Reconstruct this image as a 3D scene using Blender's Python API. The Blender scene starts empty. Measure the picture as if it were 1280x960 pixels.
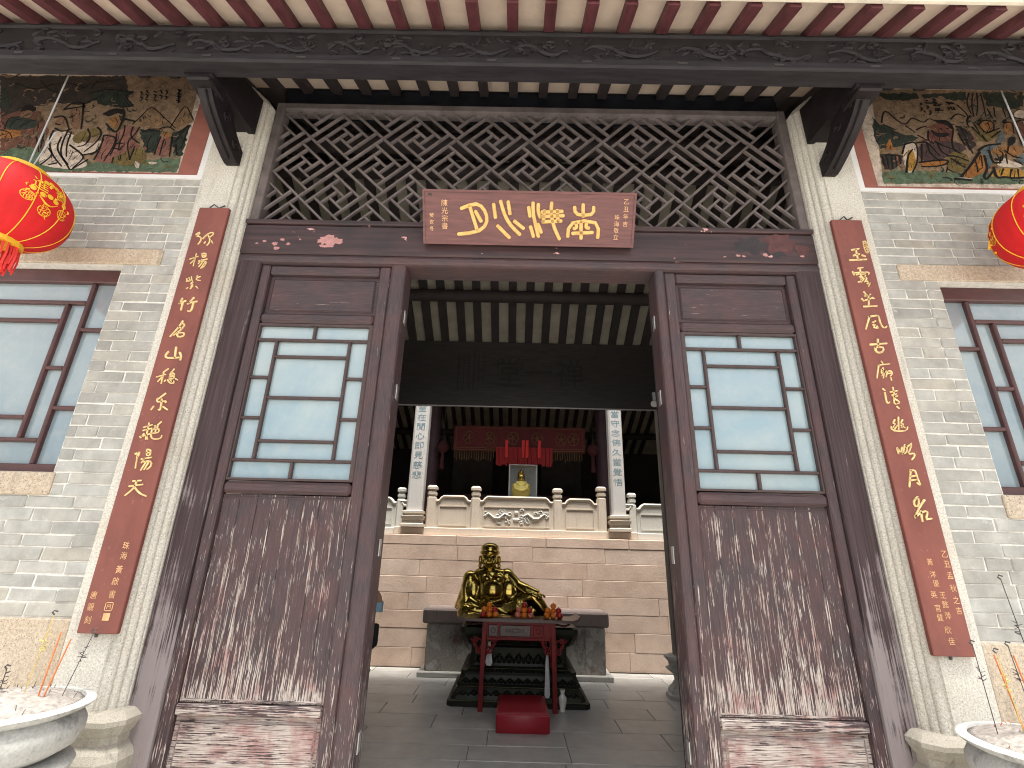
import bpy, bmesh, math, random
from mathutils import Vector, Matrix
random.seed(7)
sc = bpy.context.scene
col = sc.collection

# ---------------------------------------------------------------- camera
PITCH, YAW, ROLL = math.radians(19.401), math.radians(-0.5216), math.radians(1.443)
fw = Vector((math.sin(YAW)*math.cos(PITCH), math.cos(YAW)*math.cos(PITCH), math.sin(PITCH)))
rt = Vector((math.cos(YAW), -math.sin(YAW), 0)); up = rt.cross(fw)
r2 = rt*math.cos(ROLL)+up*math.sin(ROLL); u2 = -rt*math.sin(ROLL)+up*math.cos(ROLL)
cd = bpy.data.cameras.new('camera'); cam = bpy.data.objects.new('camera', cd); col.objects.link(cam)
cd.sensor_width = 36; cd.lens = 36*604.787/1280; cd.clip_start = 0.05; cd.clip_end = 3000
cam.matrix_world = Matrix(((r2.x, u2.x, -fw.x, -0.0627), (r2.y, u2.y, -fw.y, -2.9), (r2.z, u2.z, -fw.z, 1.6), (0, 0, 0, 1)))
sc.camera = cam

# ---------------------------------------------------------------- sky, sun, exposure (bright overcast day)
SUN = Vector((0.06, -0.19, 0.98)).normalized()
elev = math.asin(SUN.z); rot = math.atan2(SUN.x, SUN.y)
wd = bpy.data.worlds.new('World'); sc.world = wd; wd.use_nodes = True
wn = wd.node_tree.nodes; wl = wd.node_tree.links; wn.clear()
sky = wn.new('ShaderNodeTexSky'); sky.sky_type = 'NISHITA'; sky.sun_disc = False
sky.sun_elevation = elev; sky.sun_rotation = rot; sky.air_density = 1.0; sky.dust_density = 6.0; sky.ozone_density = 1.0
hsv = wn.new('ShaderNodeHueSaturation'); hsv.inputs['Saturation'].default_value = 0.22
bg = wn.new('ShaderNodeBackground'); bg.inputs['Strength'].default_value = 0.13
wo = wn.new('ShaderNodeOutputWorld')
wl.new(sky.outputs[0], hsv.inputs['Color']); wl.new(hsv.outputs[0], bg.inputs['Color']); wl.new(bg.outputs[0], wo.inputs[0])
sd = bpy.data.lights.new('sun', 'SUN'); sd.energy = 4.0; sd.angle = math.radians(16); sd.color = (1, 0.95, 0.87)
sun = bpy.data.objects.new('sun', sd); col.objects.link(sun); sun.location = (3, -8, 14)
sun.rotation_euler = SUN.to_track_quat('Z', 'Y').to_euler()
sc.view_settings.view_transform = 'Standard'; sc.view_settings.look = 'None'
sc.view_settings.exposure = 1.42; sc.view_settings.gamma = 1; sc.view_settings.use_curve_mapping = False
sc.cycles.pixel_filter_type = 'BLACKMAN_HARRIS'; sc.cycles.filter_width = 1.05
sc.cycles.max_bounces = 10; sc.cycles.diffuse_bounces = 6; sc.cycles.glossy_bounces = 4
sc.cycles.sample_clamp_indirect = 6; sc.cycles.caustics_reflective = False; sc.cycles.caustics_refractive = False

# ---------------------------------------------------------------- helpers
WO = {}
def wo_(p): return WO[p.name] if p else Vector((0, 0, 0))

def props(o, label=None, cat=None, group=None, kind=None):
    if label: o['label'] = label
    if cat: o['category'] = cat
    if group: o['group'] = group
    if kind: o['kind'] = kind
    return o

def thing(name, loc, label, cat, group=None):
    o = bpy.data.objects.new(name, None); col.objects.link(o); o.location = loc; o.empty_display_size = 0.1
    WO[o.name] = Vector(loc)
    return props(o, label, cat, group)

def inst(name, me, loc, parent=None, rot=None, scale=None):
    o = bpy.data.objects.new(name, me); col.objects.link(o)
    loc = Vector(loc); WO[o.name] = loc
    o.location = loc - wo_(parent)
    if rot: o.rotation_euler = rot
    if scale: o.scale = scale
    if parent: o.parent = parent
    return o

class MB:
    """collects shapes given in world coordinates and links them as ONE mesh object"""
    def __init__(s): s.v = []; s.f = []; s.mi = []; s.cur = 0
    def add(s, vs, fs):
        b = len(s.v); s.v += [tuple(v) for v in vs]; s.f += [tuple(b+i for i in f) for f in fs]; s.mi += [s.cur]*len(fs); return s
    def box(s, x0, x1, y0, y1, z0, z1, bev=0.0):
        if bev <= 0:
            v = [(x, y, z) for z in (z0, z1) for y in (y0, y1) for x in (x0, x1)]
            return s.add(v, [(0, 2, 3, 1), (4, 5, 7, 6), (0, 1, 5, 4), (2, 6, 7, 3), (0, 4, 6, 2), (1, 3, 7, 5)])
        vs, fs = cbox(x1-x0, y1-y0, z1-z0, bev)
        c = ((x0+x1)/2, (y0+y1)/2, (z0+z1)/2)
        return s.add([(v[0]+c[0], v[1]+c[1], v[2]+c[2]) for v in vs], fs)
    def extrude(s, poly, d, fn):
        """poly: 2-D ring; fn(u, v, w) -> world; extruded from w=0..d"""
        n = len(poly); vs = [fn(u, v, 0) for u, v in poly]+[fn(u, v, d) for u, v in poly]
        return s.add(vs, [tuple(range(n)), tuple(range(2*n-1, n-1, -1))]+[(i, (i+1) % n, n+(i+1) % n, n+i) for i in range(n)])
    def loft(s, rings, caps=True, closed=True):
        n = len(rings[0]); vs = [p for r in rings for p in r]; fs = []
        for k in range(len(rings)-1):
            for i in range(n if closed else n-1):
                j = (i+1) % n; fs.append((k*n+i, k*n+j, (k+1)*n+j, (k+1)*n+i))
        if caps: fs += [tuple(range(n-1, -1, -1)), tuple((len(rings)-1)*n+i for i in range(n))]
        return s.add(vs, fs)
    def lathe(s, prof, c=(0, 0, 0), n=24, a0=0.0):
        return s.loft([[(c[0]+r*math.cos(a0+2*math.pi*i/n), c[1]+r*math.sin(a0+2*math.pi*i/n), c[2]+z) for i in range(n)] for r, z in prof])
    def tube(s, pts, r, n=8, flat=1.0, nrm=None):
        pts = [Vector(p) for p in pts]; rs = r if isinstance(r, (list, tuple)) else [r]*len(pts); rings = []
        pu = None
        for i, p in enumerate(pts):
            t = (pts[min(i+1, len(pts)-1)]-pts[max(i-1, 0)])
            if t.length < 1e-9: t = Vector((0, 0, 1))
            t.normalize()
            if nrm is not None: w = Vector(nrm); u = t.cross(w)
            else:
                w = pu if pu is not None else (Vector((0, 0, 1)) if abs(t.z) < .9 else Vector((0, 1, 0)))
                u = t.cross(w)
            if u.length < 1e-6: u = t.cross(Vector((1, 0, 0)))
            u.normalize(); w = u.cross(t).normalized(); pu = w
            rings.append([p+(u*math.cos(2*math.pi*k/n)+w*math.sin(2*math.pi*k/n)*flat)*rs[i] for k in range(n)])
        return s.loft(rings)
    def ball(s, c, r, n=14, m=9, rot=None):
        r = r if isinstance(r, (list, tuple)) else (r, r, r); vs = []; fs = []
        for j in range(m+1):
            th = math.pi*j/m
            for i in range(n):
                ph = 2*math.pi*i/n
                v = Vector((r[0]*math.sin(th)*math.cos(ph), r[1]*math.sin(th)*math.sin(ph), r[2]*math.cos(th)))
                if rot is not None: v = rot @ v
                vs.append(tuple(Vector(c)+v))
        for j in range(m):
            for i in range(n): fs.append((j*n+i, (j+1)*n+i, (j+1)*n+(i+1) % n, j*n+(i+1) % n))
        return s.add(vs, fs)
    def stroke(s, pts, w, fn, taper=True, h=0.003):
        """brush stroke: a raised flat ribbon along 2-D points, fn(u, v, depth) -> world"""
        P = [Vector(p) for p in pts]
        Q = [P[0]]
        for a, b in zip(P, P[1:]):
            Q += [a.lerp(b, .5), b]
        Q2 = [Q[0]]+[(Q[i-1]+Q[i]*2+Q[i+1])/4 for i in range(1, len(Q)-1)]+[Q[-1]]
        t0 = (Q2[1]-Q2[0]).normalized(); t1 = (Q2[-1]-Q2[-2]).normalized()
        Q2 = [Q2[0]-t0*w*.28]+Q2+[Q2[-1]+t1*w*.28]
        n = len(Q2); L = []
        for i, p in enumerate(Q2):
            t = (Q2[min(i+1, n-1)]-Q2[max(i-1, 0)])
            t = t.normalized() if t.length > 1e-9 else Vector((1, 0))
            k = 1.0
            if taper: k = (0.55 if i in (0, n-1) else 1.0)*(1.12-0.4*i/(n-1))
            else: k = 0.6 if i in (0, n-1) else 1.0
            m = Vector((-t.y, t.x))*w*.5*k
            L.append([fn(*(p+m), 0), fn(*(p+m*.8), h), fn(*(p-m*.8), h), fn(*(p-m), 0)])
        return s.loft(L, caps=True)
    def build(s, name, mat, parent=None, smooth=False, kind=None, recalc=True, label=None):
        me = bpy.data.meshes.new(name)
        xs = [v[0] for v in s.v]; ys = [v[1] for v in s.v]; zs = [v[2] for v in s.v]
        c = Vector(((min(xs)+max(xs))/2, (min(ys)+max(ys))/2, min(zs)))
        me.from_pydata([(v[0]-c.x, v[1]-c.y, v[2]-c.z) for v in s.v], [], s.f)
        for m in (mat if isinstance(mat, list) else [mat]): me.materials.append(m)
        if any(s.mi): me.polygons.foreach_set('material_index', s.mi)
        if recalc:
            bm = bmesh.new(); bm.from_mesh(me); bmesh.ops.recalc_face_normals(bm, faces=bm.faces); bm.to_mesh(me); bm.free()
        if smooth: me.shade_smooth() if smooth is True else me.set_sharp_from_angle(angle=math.radians(smooth))
        me.update()
        o = inst(name, me, c, parent)
        return props(o, label=label, kind=kind)

_cb = {}
def cbox(dx, dy, dz, bev):
    k = (round(dx, 4), round(dy, 4), round(dz, 4), bev)
    if k not in _cb:
        bev = min(bev, dx*.45, dy*.45, dz*.45)
        bm = bmesh.new(); bmesh.ops.create_cube(bm, size=1)
        for v in bm.verts: v.co = (v.co.x*dx, v.co.y*dy, v.co.z*dz)
        bmesh.ops.bevel(bm, geom=bm.edges[:], offset=bev, segments=1, affect='EDGES')
        bm.verts.index_update()
        _cb[k] = ([tuple(v.co) for v in bm.verts], [tuple(v.index for v in f.verts) for f in bm.faces]); bm.free()
    return _cb[k]

def mesh_box(name, dx, dy, dz, bev, mat, jit=0.0, seed=0):
    vs, fs = cbox(dx, dy, dz, bev); r = random.Random(seed)
    vs = [(x+r.uniform(-jit, jit), y+r.uniform(-jit, jit)*.6, z+r.uniform(-jit, jit)) for x, y, z in vs]
    me = bpy.data.meshes.new(name); me.from_pydata(vs, [], fs); me.materials.append(mat); return me

def remeshed(mb, voxel, smooth_it=6):
    """joins overlapping shapes into one continuous skin"""
    me = bpy.data.meshes.new('tmp'); me.from_pydata(mb.v, [], mb.f)
    bm = bmesh.new(); bm.from_mesh(me); bmesh.ops.recalc_face_normals(bm, faces=bm.faces); bm.to_mesh(me); bm.free()
    o = bpy.data.objects.new('tmp', me); col.objects.link(o)
    m = o.modifiers.new('r', 'REMESH'); m.mode = 'VOXEL'; m.voxel_size = voxel; m.adaptivity = 0
    if smooth_it:
        k = o.modifiers.new('s', 'SMOOTH'); k.factor = .5; k.iterations = smooth_it
    dg = bpy.context.evaluated_depsgraph_get(); dg.update()
    e = bpy.data.meshes.new_from_object(o.evaluated_get(dg))
    r = MB(); r.v = [tuple(v.co) for v in e.vertices]; r.f = [tuple(p.vertices) for p in e.polygons]; r.mi = [0]*len(r.f)
    bpy.data.objects.remove(o); bpy.data.meshes.remove(me); bpy.data.meshes.remove(e)
    return r

_gl = {}
def glyph(ch):
    """flat mesh of one character of the built-in font, centred, 1 unit tall"""
    if ch not in _gl:
        cu = bpy.data.curves.new('g', 'FONT'); cu.body = ch; cu.size = 1; cu.resolution_u = 2; cu.align_x = 'LEFT'
        o = bpy.data.objects.new('g', cu); col.objects.link(o)
        dg = bpy.context.evaluated_depsgraph_get(); dg.update()
        e = bpy.data.meshes.new_from_object(o.evaluated_get(dg))
        vs = [(v.co.x, v.co.y) for v in e.vertices]; fs = [tuple(p.vertices) for p in e.polygons]
        bpy.data.objects.remove(o); bpy.data.curves.remove(cu); bpy.data.meshes.remove(e)
        if vs:
            x0 = min(v[0] for v in vs); x1 = max(v[0] for v in vs); y0 = min(v[1] for v in vs); y1 = max(v[1] for v in vs)
            k = max(x1-x0, y1-y0)
            vs = [((x-(x0+x1)/2)/k, (y-(y0+y1)/2)/k) for x, y in vs]
        _gl[ch] = (vs, fs)
    return _gl[ch]

# ---------------------------------------------------------------- materials
class NT:
    def __init__(s, name, rough=.7, metal=0, spec=.5):
        s.m = bpy.data.materials.new(name); s.m.use_nodes = True; s.t = s.m.node_tree; s.b = s.t.nodes['Principled BSDF']
        s.b.inputs['Roughness'].default_value = rough; s.b.inputs['Metallic'].default_value = metal
        s.b.inputs['Specular IOR Level'].default_value = spec
        g = s.t.nodes.new('ShaderNodeNewGeometry'); s.P = g.outputs['Position']
    def link(s, a, b): s.t.links.new(a, b)
    def setin(s, sock, v):
        if isinstance(v, bpy.types.NodeSocket): s.link(v, sock)
        elif isinstance(v, (tuple, list)): sock.default_value = (*v, 1) if len(v) == 3 and sock.type == 'RGBA' else v
        else: sock.default_value = v
    def mapp(s, scale, vec=None):
        n = s.t.nodes.new('ShaderNodeMapping'); s.link(vec or s.P, n.inputs[0]); n.inputs['Scale'].default_value = scale; return n.outputs[0]
    def noise(s, scale, detail=4, rough=.55, vec=None, dist=0.0):
        n = s.t.nodes.new('ShaderNodeTexNoise'); s.link(vec or s.P, n.inputs['Vector']); n.inputs['Scale'].default_value = scale
        n.inputs['Detail'].default_value = detail; n.inputs['Roughness'].default_value = rough; n.inputs['Distortion'].default_value = dist
        return n.outputs[0]
    def mr(s, v, a, b, c=0.0, d=1.0):
        n = s.t.nodes.new('ShaderNodeMapRange'); s.setin(n.inputs[0], v)
        for i, q in enumerate((a, b, c, d)): n.inputs[i+1].default_value = q
        return n.outputs[0]
    def math(s, op, a, b=0.0):
        n = s.t.nodes.new('ShaderNodeMath'); n.operation = op; s.setin(n.inputs[0], a); s.setin(n.inputs[1], b); return n.outputs[0]
    def mix(s, f, a, b, mode='MIX'):
        n = s.t.nodes.new('ShaderNodeMix'); n.data_type = 'RGBA'; n.blend_type = mode
        s.setin(n.inputs[0], f); s.setin(n.inputs[6], a); s.setin(n.inputs[7], b); return n.outputs[2]
    def ramp(s, f, stops):
        n = s.t.nodes.new('ShaderNodeValToRGB'); s.setin(n.inputs[0], f); e = n.color_ramp.elements
        while len(e) < len(stops): e.new(.5)
        for k, (p, c) in zip(e, stops): k.position = p; k.color = (*c, 1)
        return n.outputs[0]
    def rnd(s):
        n = s.t.nodes.new('ShaderNodeObjectInfo'); return n.outputs['Random']
    def z(s):
        n = s.t.nodes.new('ShaderNodeSeparateXYZ'); s.link(s.P, n.inputs[0]); return n.outputs[2]
    def color(s, v): s.setin(s.b.inputs['Base Color'], v); return s
    def bump(s, h, strength=.3, dist=.01):
        n = s.t.nodes.new('ShaderNodeBump'); n.inputs['Strength'].default_value = strength; n.inputs['Distance'].default_value = dist
        s.link(h, n.inputs['Height']); s.link(n.outputs[0], s.b.inputs['Normal']); return s

def k3(c, f): return tuple(x*f for x in c)

def plain(name, c, rough=.6, var=.25, scale=6, bump=.15, bs=60, metal=0, spec=.5, stretch=None, rnd=0.0):
    n = NT(name, rough, metal, spec)
    f = n.noise(scale, 5, .6, n.mapp(stretch) if stretch else None)
    c2 = n.mix(n.mr(f, .3, .7), k3(c, 1-var), k3(c, 1+var))
    if rnd: c2 = n.mix(n.mr(n.rnd(), 0, 1, 0, rnd), c2, k3(c, .45))
    n.color(c2)
    if bump: n.bump(n.noise(bs, 4, .6, n.mapp(stretch) if stretch else None), bump, .004)
    return n.m

def brick_mat():
    n = NT('grey_brick', .9, spec=.25); r = n.rnd()
    base = n.ramp(r, [(0, (.315, .312, .295)), (.25, (.405, .40, .375)), (.5, (.37, .365, .335)), (.75, (.43, .43, .41)), (.9, (.40, .375, .325)), (1, (.46, .458, .435))])
    f = n.noise(9, 6, .65); c = n.mix(n.mr(f, .3, .75), n.mix(1, base, (.72, .72, .72), 'MULTIPLY'), n.mix(1, base, (1.12, 1.12, 1.1), 'MULTIPLY'))
    sp = n.mr(n.noise(130, 3, .7), .66, .74); c = n.mix(n.math('MULTIPLY', sp, .6), c, (.12, .12, .11))
    wh = n.mr(n.noise(16, 6, .72), .58, .70); c = n.mix(n.math('MULTIPLY', wh, .6), c, (.55, .54, .50))
    dk = n.mr(n.noise(1.6, 6, .65), .48, .72); c = n.mix(n.math('MULTIPLY', dk, .38), c, (.16, .155, .13))
    n.color(c); n.bump(n.noise(70, 6, .7), .5, .006); return n.m

def granite(name, c, dark=(.1, .09, .08), stain=.3, spk=.7, warm=(.36, .28, .18), rough=.75, sc_=1.0):
    n = NT(name, rough, spec=.35)
    a = n.noise(190*sc_, 2, .6); b = n.noise(420*sc_, 1, .5)
    cc = n.mix(n.mr(a, .35, .65), k3(c, .82), k3(c, 1.15))
    cc = n.mix(n.math('MULTIPLY', n.mr(b, .62, .7), spk), cc, dark)
    cc = n.mix(n.math('MULTIPLY', n.mr(n.noise(2.2, 6, .65), .48, .72), stain), cc, warm)
    cc = n.mix(n.math('MULTIPLY', n.mr(n.noise(4, 5, .7, n.mapp((5, 5, .7))), .56, .74), stain), cc, dark)
    n.color(cc); n.bump(n.noise(160*sc_, 4, .7), .3, .004); return n.m

def worn(name, axis='z', lift=0.0, paint=(.074, .043, .044), paint2=(.050, .040, .044), top=1.95, bot=.80, gain=.10, foot=0.0, edge=.06, pale=(.47, .42, .38), pink=(.34, .205, .19)):
    """old maroon paint flaking along the grain; the flaking thickens towards the weathered foot of the door and along joints"""
    n = NT(name, .55, spec=.28)
    st = (1, 1, .028) if axis == 'z' else (.028, 1, 1)
    st2 = (1, 1, .22) if axis == 'z' else (.22, 1, 1)
    g = n.noise(165, 4, .62, n.mapp(st)); g2 = n.noise(58, 5, .68, n.mapp(st2)); fine = n.noise(330, 2, .6, n.mapp(st))
    broad = n.noise(3.2, 4, .6, n.mapp((1, 1, .5)))
    s = n.math('ADD', n.math('MULTIPLY', g, .55), n.math('MULTIPLY', g2, .32))
    s = n.math('ADD', s, n.math('MULTIPLY', broad, .22))
    s = n.math('ADD', s, n.mr(n.z(), bot, top, gain+lift, lift))
    if foot: s = n.math('ADD', s, n.mr(n.math('ADD', n.z(), n.math('MULTIPLY', g2, .12)), .88, 1.10, foot, 0.0))
    if edge:
        tc = n.t.nodes.new('ShaderNodeTexCoord'); sp = n.t.nodes.new('ShaderNodeSeparateXYZ'); n.link(tc.outputs['Generated'], sp.inputs[0])
        e = n.math('ABSOLUTE', n.math('SUBTRACT', sp.outputs[0 if axis == 'z' else 2], .5)); s = n.math('ADD', s, n.mr(e, .36, .5, 0, edge))
    m = n.mr(s, .668, .690)
    pc = n.mix(n.mr(n.noise(5, 5, .6), .35, .65), paint, paint2)
    pc = n.mix(n.math('MULTIPLY', n.mr(fine, .45, .75), .5), pc, k3(paint, 2.0))
    pc = n.mix(n.math('MULTIPLY', n.mr(g, .5, .3), .5), pc, k3(paint2, .5))
    wc = n.mix(n.mr(n.noise(8, 5, .65), .45, .64), pale, pink)
    wc = n.mix(n.math('MULTIPLY', n.mr(fine, .56, .40), .75), wc, k3(pink, .42))
    n.color(n.mix(m, pc, wc)); n.setin(n.b.inputs['Roughness'], n.mr(m, 0, 1, .45, .9))
    n.bump(n.math('SUBTRACT', n.math('MULTIPLY', g, .6), m), .6, .0025); return n.m

def post_mat():
    n = NT('weathered_post', .65, spec=.22); g2 = n.noise(30, 5, .65, n.mapp((1, 1, .06))); g = n.noise(110, 5, .62, n.mapp((1, 1, .022)))
    c = n.mix(n.mr(g, .3, .7), (.036, .024, .027), (.082, .056, .060))
    h = n.mr(n.z(), .6, 2.3, .26, 0.0)
    m = n.mr(n.math('ADD', n.math('ADD', n.math('MULTIPLY', n.math('ADD', g, g2), .5), h), n.math('MULTIPLY', n.math('SUBTRACT', n.noise(2.5, 5), .5), .7)), .655, .75)
    n.color(n.mix(n.math('MULTIPLY', m, .62), c, (.33, .29, .29))); n.bump(g, .5, .003); return n.m

def beam_mat():
    n = NT('aged_lintel_paint', .5, spec=.35); g = n.noise(1, 6, .6, n.mapp((1.6, 30, 30)))
    c = n.mix(n.mr(g, .3, .7), (.030, .020, .022), (.075, .042, .043))
    b = n.noise(1.7, 5, .6); c = n.mix(n.math('MULTIPLY', n.mr(b, .5, .68), .6), c, (.022, .021, .024))
    f = n.mr(n.noise(13, 4, .6, n.mapp((.55, 1, 1))), .685, .70); c = n.mix(f, c, (.55, .30, .29))
    n.color(c); n.bump(n.math('ADD', n.math('MULTIPLY', g, .4), f), .4, .003); return n.m

def gold_mat(name, c, rough=.22, dirt=.5):
    n = NT(name, rough, 1.0); f = n.noise(9, 4, .6)
    n.color(n.mix(n.math('MULTIPLY', n.mr(f, .45, .75), dirt), c, k3(c, .35))); n.setin(n.b.inputs['Roughness'], n.mr(f, .3, .7, rough*.8, rough*1.5)); return n.m

def glass_mat(name, c, c2, s=1.4):
    n = NT(name, .06, spec=.8); n.b.inputs['IOR'].default_value = 1.6; f = n.noise(s, 4, .55, None, .6); d = n.noise(9, 6, .75)
    cc = n.mix(n.mr(f, .35, .65), c, c2); cc = n.mix(n.math('MULTIPLY', n.mr(d, .45, .75), .35), cc, (.40, .42, .41)); n.color(cc)
    n.setin(n.b.inputs['Roughness'], n.mr(d, .3, .75, .03, .22)); n.b.inputs['Coat Weight'].default_value = .5; n.b.inputs['Coat Roughness'].default_value = .04
    n.bump(n.noise(1.1, 2, .5), .08, .02); return n.m

def floor_mat():
    n = NT('worn_floor_stone', .33, spec=.6); r = n.rnd()
    c = n.ramp(r, [(0, (.44, .435, .415)), (.5, (.48, .475, .45)), (1, (.52, .51, .485))])
    c = n.mix(n.mr(n.noise(5, 6, .65), .35, .7), n.mix(1, c, (.75, .75, .75), 'MULTIPLY'), c)
    c = n.mix(n.math('MULTIPLY', n.mr(n.noise(230, 2), .6, .7), .4), c, (.1, .095, .09))
    n.color(c); n.bump(n.noise(45, 6, .65), .35, .004); return n.m

def block_mat():
    n = NT('pink_granite_block', .85, spec=.3); r = n.rnd()
    c = n.ramp(r, [(0, (.575, .43, .345)), (.35, (.61, .475, .39)), (.7, (.595, .455, .375)), (1, (.625, .50, .42))])
    c = n.mix(n.mr(n.noise(3, 6, .65), .35, .7), n.mix(1, c, (.76, .74, .72), 'MULTIPLY'), c)
    c = n.mix(n.math('MULTIPLY', n.mr(n.noise(150, 2), .6, .68), .5), c, (.16, .12, .09))
    n.color(c); n.bump(n.noise(38, 6, .7), .45, .008); return n.m

MAT = {}
MAT['brick'] = brick_mat()
MAT['mortar'] = plain('lime_mortar', (.63, .61, .56), .95, .18, 30, .4, 90)
MAT['granite'] = granite('pale_granite', (.56, .535, .475), stain=.3, sc_=.5)
MAT['granite_w'] = granite('warm_granite', (.46, .385, .295), stain=.45, warm=(.36, .26, .16), spk=.85, sc_=.36)
MAT['granite_g'] = granite('grey_granite', (.46, .45, .42), stain=.55, warm=(.30, .29, .26))
MAT['post'] = post_mat()
MAT['beam'] = beam_mat()
MAT['stile'] = worn('flaking_paint_upright', 'z', -.045, gain=.10, edge=.05)
MAT['rail'] = worn('flaking_paint_rail', 'x', -.04, gain=.16, edge=.0)
MAT['plank'] = worn('flaking_paint_plank', 'z', .020, gain=.075, foot=.05, edge=.085)
MAT['toppanel'] = worn('flaking_paint_top_panel', 'x', .005, gain=.0, edge=.0)
MAT['botpanel'] = worn('flaking_paint_foot_panel', 'x', .165, gain=.02, edge=.0)
MAT['lattice'] = plain('dusty_lattice_wood', (.14, .118, .116), .8, .3, 7, .2, 70, spec=.2)
MAT['dark'] = plain('blackened_timber', (.019, .017, .019), .5, .4, 5, .4, 30, spec=.22, stretch=(1, 8, 8))
MAT['navy'] = plain('dark_blue_timber', (.009, .011, .017), .6, .3, 6, .2, 40, spec=.15)
MAT['bracket'] = plain('dark_bracket_timber', (.015, .012, .013), .5, .35, 8, .3, 40, spec=.2)
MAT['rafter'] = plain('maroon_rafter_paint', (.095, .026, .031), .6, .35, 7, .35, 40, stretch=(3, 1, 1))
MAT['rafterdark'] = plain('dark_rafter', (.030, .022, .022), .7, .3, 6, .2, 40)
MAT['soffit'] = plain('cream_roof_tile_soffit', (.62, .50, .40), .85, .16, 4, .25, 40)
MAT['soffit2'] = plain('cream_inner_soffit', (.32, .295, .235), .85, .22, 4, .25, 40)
MAT['tile'] = plain('grey_roof_tile', (.14, .14, .135), .85, .3, 9, .3, 40)
MAT['eave'] = plain('cream_eave_board', (.60, .55, .45), .8, .2, 5, .3, 40)
def board_mat():
    n = NT('brick_red_lacquer', .5, spec=.4); f = n.noise(7, 5, .6, n.mapp((1, 1, .3)))
    c = n.mix(n.mr(f, .3, .7), (.155, .045, .034), (.215, .066, .048))
    c = n.mix(n.math('MULTIPLY', n.mr(n.noise(70, 4, .7, n.mapp((1, 1, .5))), .64, .70), .55), c, (.34, .17, .13))
    c = n.mix(n.math('MULTIPLY', n.mr(n.noise(3, 5, .65), .52, .75), .4), c, (.085, .030, .030))
    n.color(c); n.bump(n.noise(60, 5, .6), .25, .003); return n.m
MAT['red_board'] = board_mat()
MAT['plaque'] = plain('maroon_plaque_lacquer', (.125, .047, .044), .5, .28, 12, .3, 40, stretch=(.5, 4, 4))
MAT['goldleaf'] = plain('gold_paint', (.68, .50, .23), .5, .38, 30, .2, 120, metal=.15)
MAT['goldthin'] = plain('faded_gold_paint', (.62, .36, .17), .6, .3, 40, .2, 120)
MAT['ochre'] = plain('ochre_gold_paint', (.62, .38, .12), .45, .2, 30, .2, 120, metal=.1)
MAT['glass'] = glass_mat('pale_door_glass', (.21, .31, .36), (.30, .375, .39))
MAT['glass_w'] = glass_mat('pale_window_glass', (.18, .25, .29), (.27, .33, .345), .9)
MAT['muntin'] = plain('dark_brown_muntin', (.055, .032, .030), .5, .25, 20, .2, 60)
MAT['winwood'] = plain('brown_window_frame', (.075, .030, .029), .5, .25, 9, .2, 60)
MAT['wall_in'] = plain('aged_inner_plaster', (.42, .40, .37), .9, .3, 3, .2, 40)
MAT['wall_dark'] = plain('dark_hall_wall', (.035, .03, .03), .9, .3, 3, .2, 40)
MAT['floor'] = floor_mat()
MAT['floorbed'] = plain('floor_joint_grit', (.12, .115, .10), .95, .2, 20, .2, 60)
MAT['block'] = block_mat()
MAT['blockbed'] = plain('wall_joint_mortar', (.36, .28, .21), .95, .2, 20, .2, 60)
MAT['balus'] = granite('balustrade_stone', (.52, .45, .37), stain=.25, spk=.4)
MAT['balus_g'] = granite('pale_grey_balustrade_stone', (.50, .49, .45), stain=.2, spk=.4)
MAT['white_stone'] = granite('pale_column_stone', (.52, .50, .48), stain=.12, spk=.3)
MAT['ink_blue'] = plain('faded_blue_ink', (.13, .22, .26), .8, .2, 30, 0)
def altar_mat():
    n = NT('stained_altar_stone', .85, spec=.25)
    c = n.mix(n.mr(n.noise(60, 4, .6), .35, .65), (.26, .24, .215), (.36, .335, .30))
    c = n.mix(n.math('MULTIPLY', n.mr(n.noise(2.6, 6, .7), .50, .56), .75), c, (.50, .485, .455))
    c = n.mix(n.math('MULTIPLY', n.mr(n.noise(4.5, 6, .7, n.mapp((1.4, 1.4, .5))), .54, .64), .8), c, (.085, .07, .065))
    c = n.mix(n.math('MULTIPLY', n.mr(n.noise(3.1, 5, .7, n.mapp((1.7, 1, .8))), .56, .66), .6), c, (.20, .095, .085))
    n.color(c); n.bump(n.noise(40, 6, .7), .5, .006); return n.m
MAT['altar'] = altar_mat()
MAT['altar_top'] = granite('dark_altar_slab', (.15, .12, .11), stain=.7, warm=(.13, .07, .065), dark=(.06, .05, .048))
MAT['bronze'] = NT('dark_bronze', .40, .5, .3).color((.020, .021, .016)).m
MAT['bronze_hi'] = NT('lighter_bronze_edge', .35, .85).color((.14, .13, .07)).m  # lighter bronze for the lines along the plinth tiers
MAT['gold'] = gold_mat('polished_brass', (.50, .37, .10), .19, .7)
MAT['lacquer'] = plain('red_table_lacquer', (.19, .012, .013), .42, .3, 8, .1, 60, spec=.25)
MAT['lacquer_d'] = plain('dark_table_lacquer', (.045, .012, .014), .3, .3, 8, .1, 60)
MAT['vinyl'] = plain('crimson_vinyl', (.30, .012, .022), .42, .12, 5, .1, 200)
MAT['lantern'] = plain('red_lantern_silk', (.58, .006, .009), .8, .12, 8, .15, 300, stretch=(1, 1, .2))
MAT['tassel'] = plain('red_tassel', (.70, .035, .03), .7, .25, 60, .2, 200, stretch=(1, 1, .1))
MAT['yellow'] = plain('yellow_gold_print', (.80, .47, .03), .5, .2, 60, 0)
MAT['sand'] = plain('incense_ash', (.235, .215, .195), .95, .4, 45, 1.0, 130)
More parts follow.
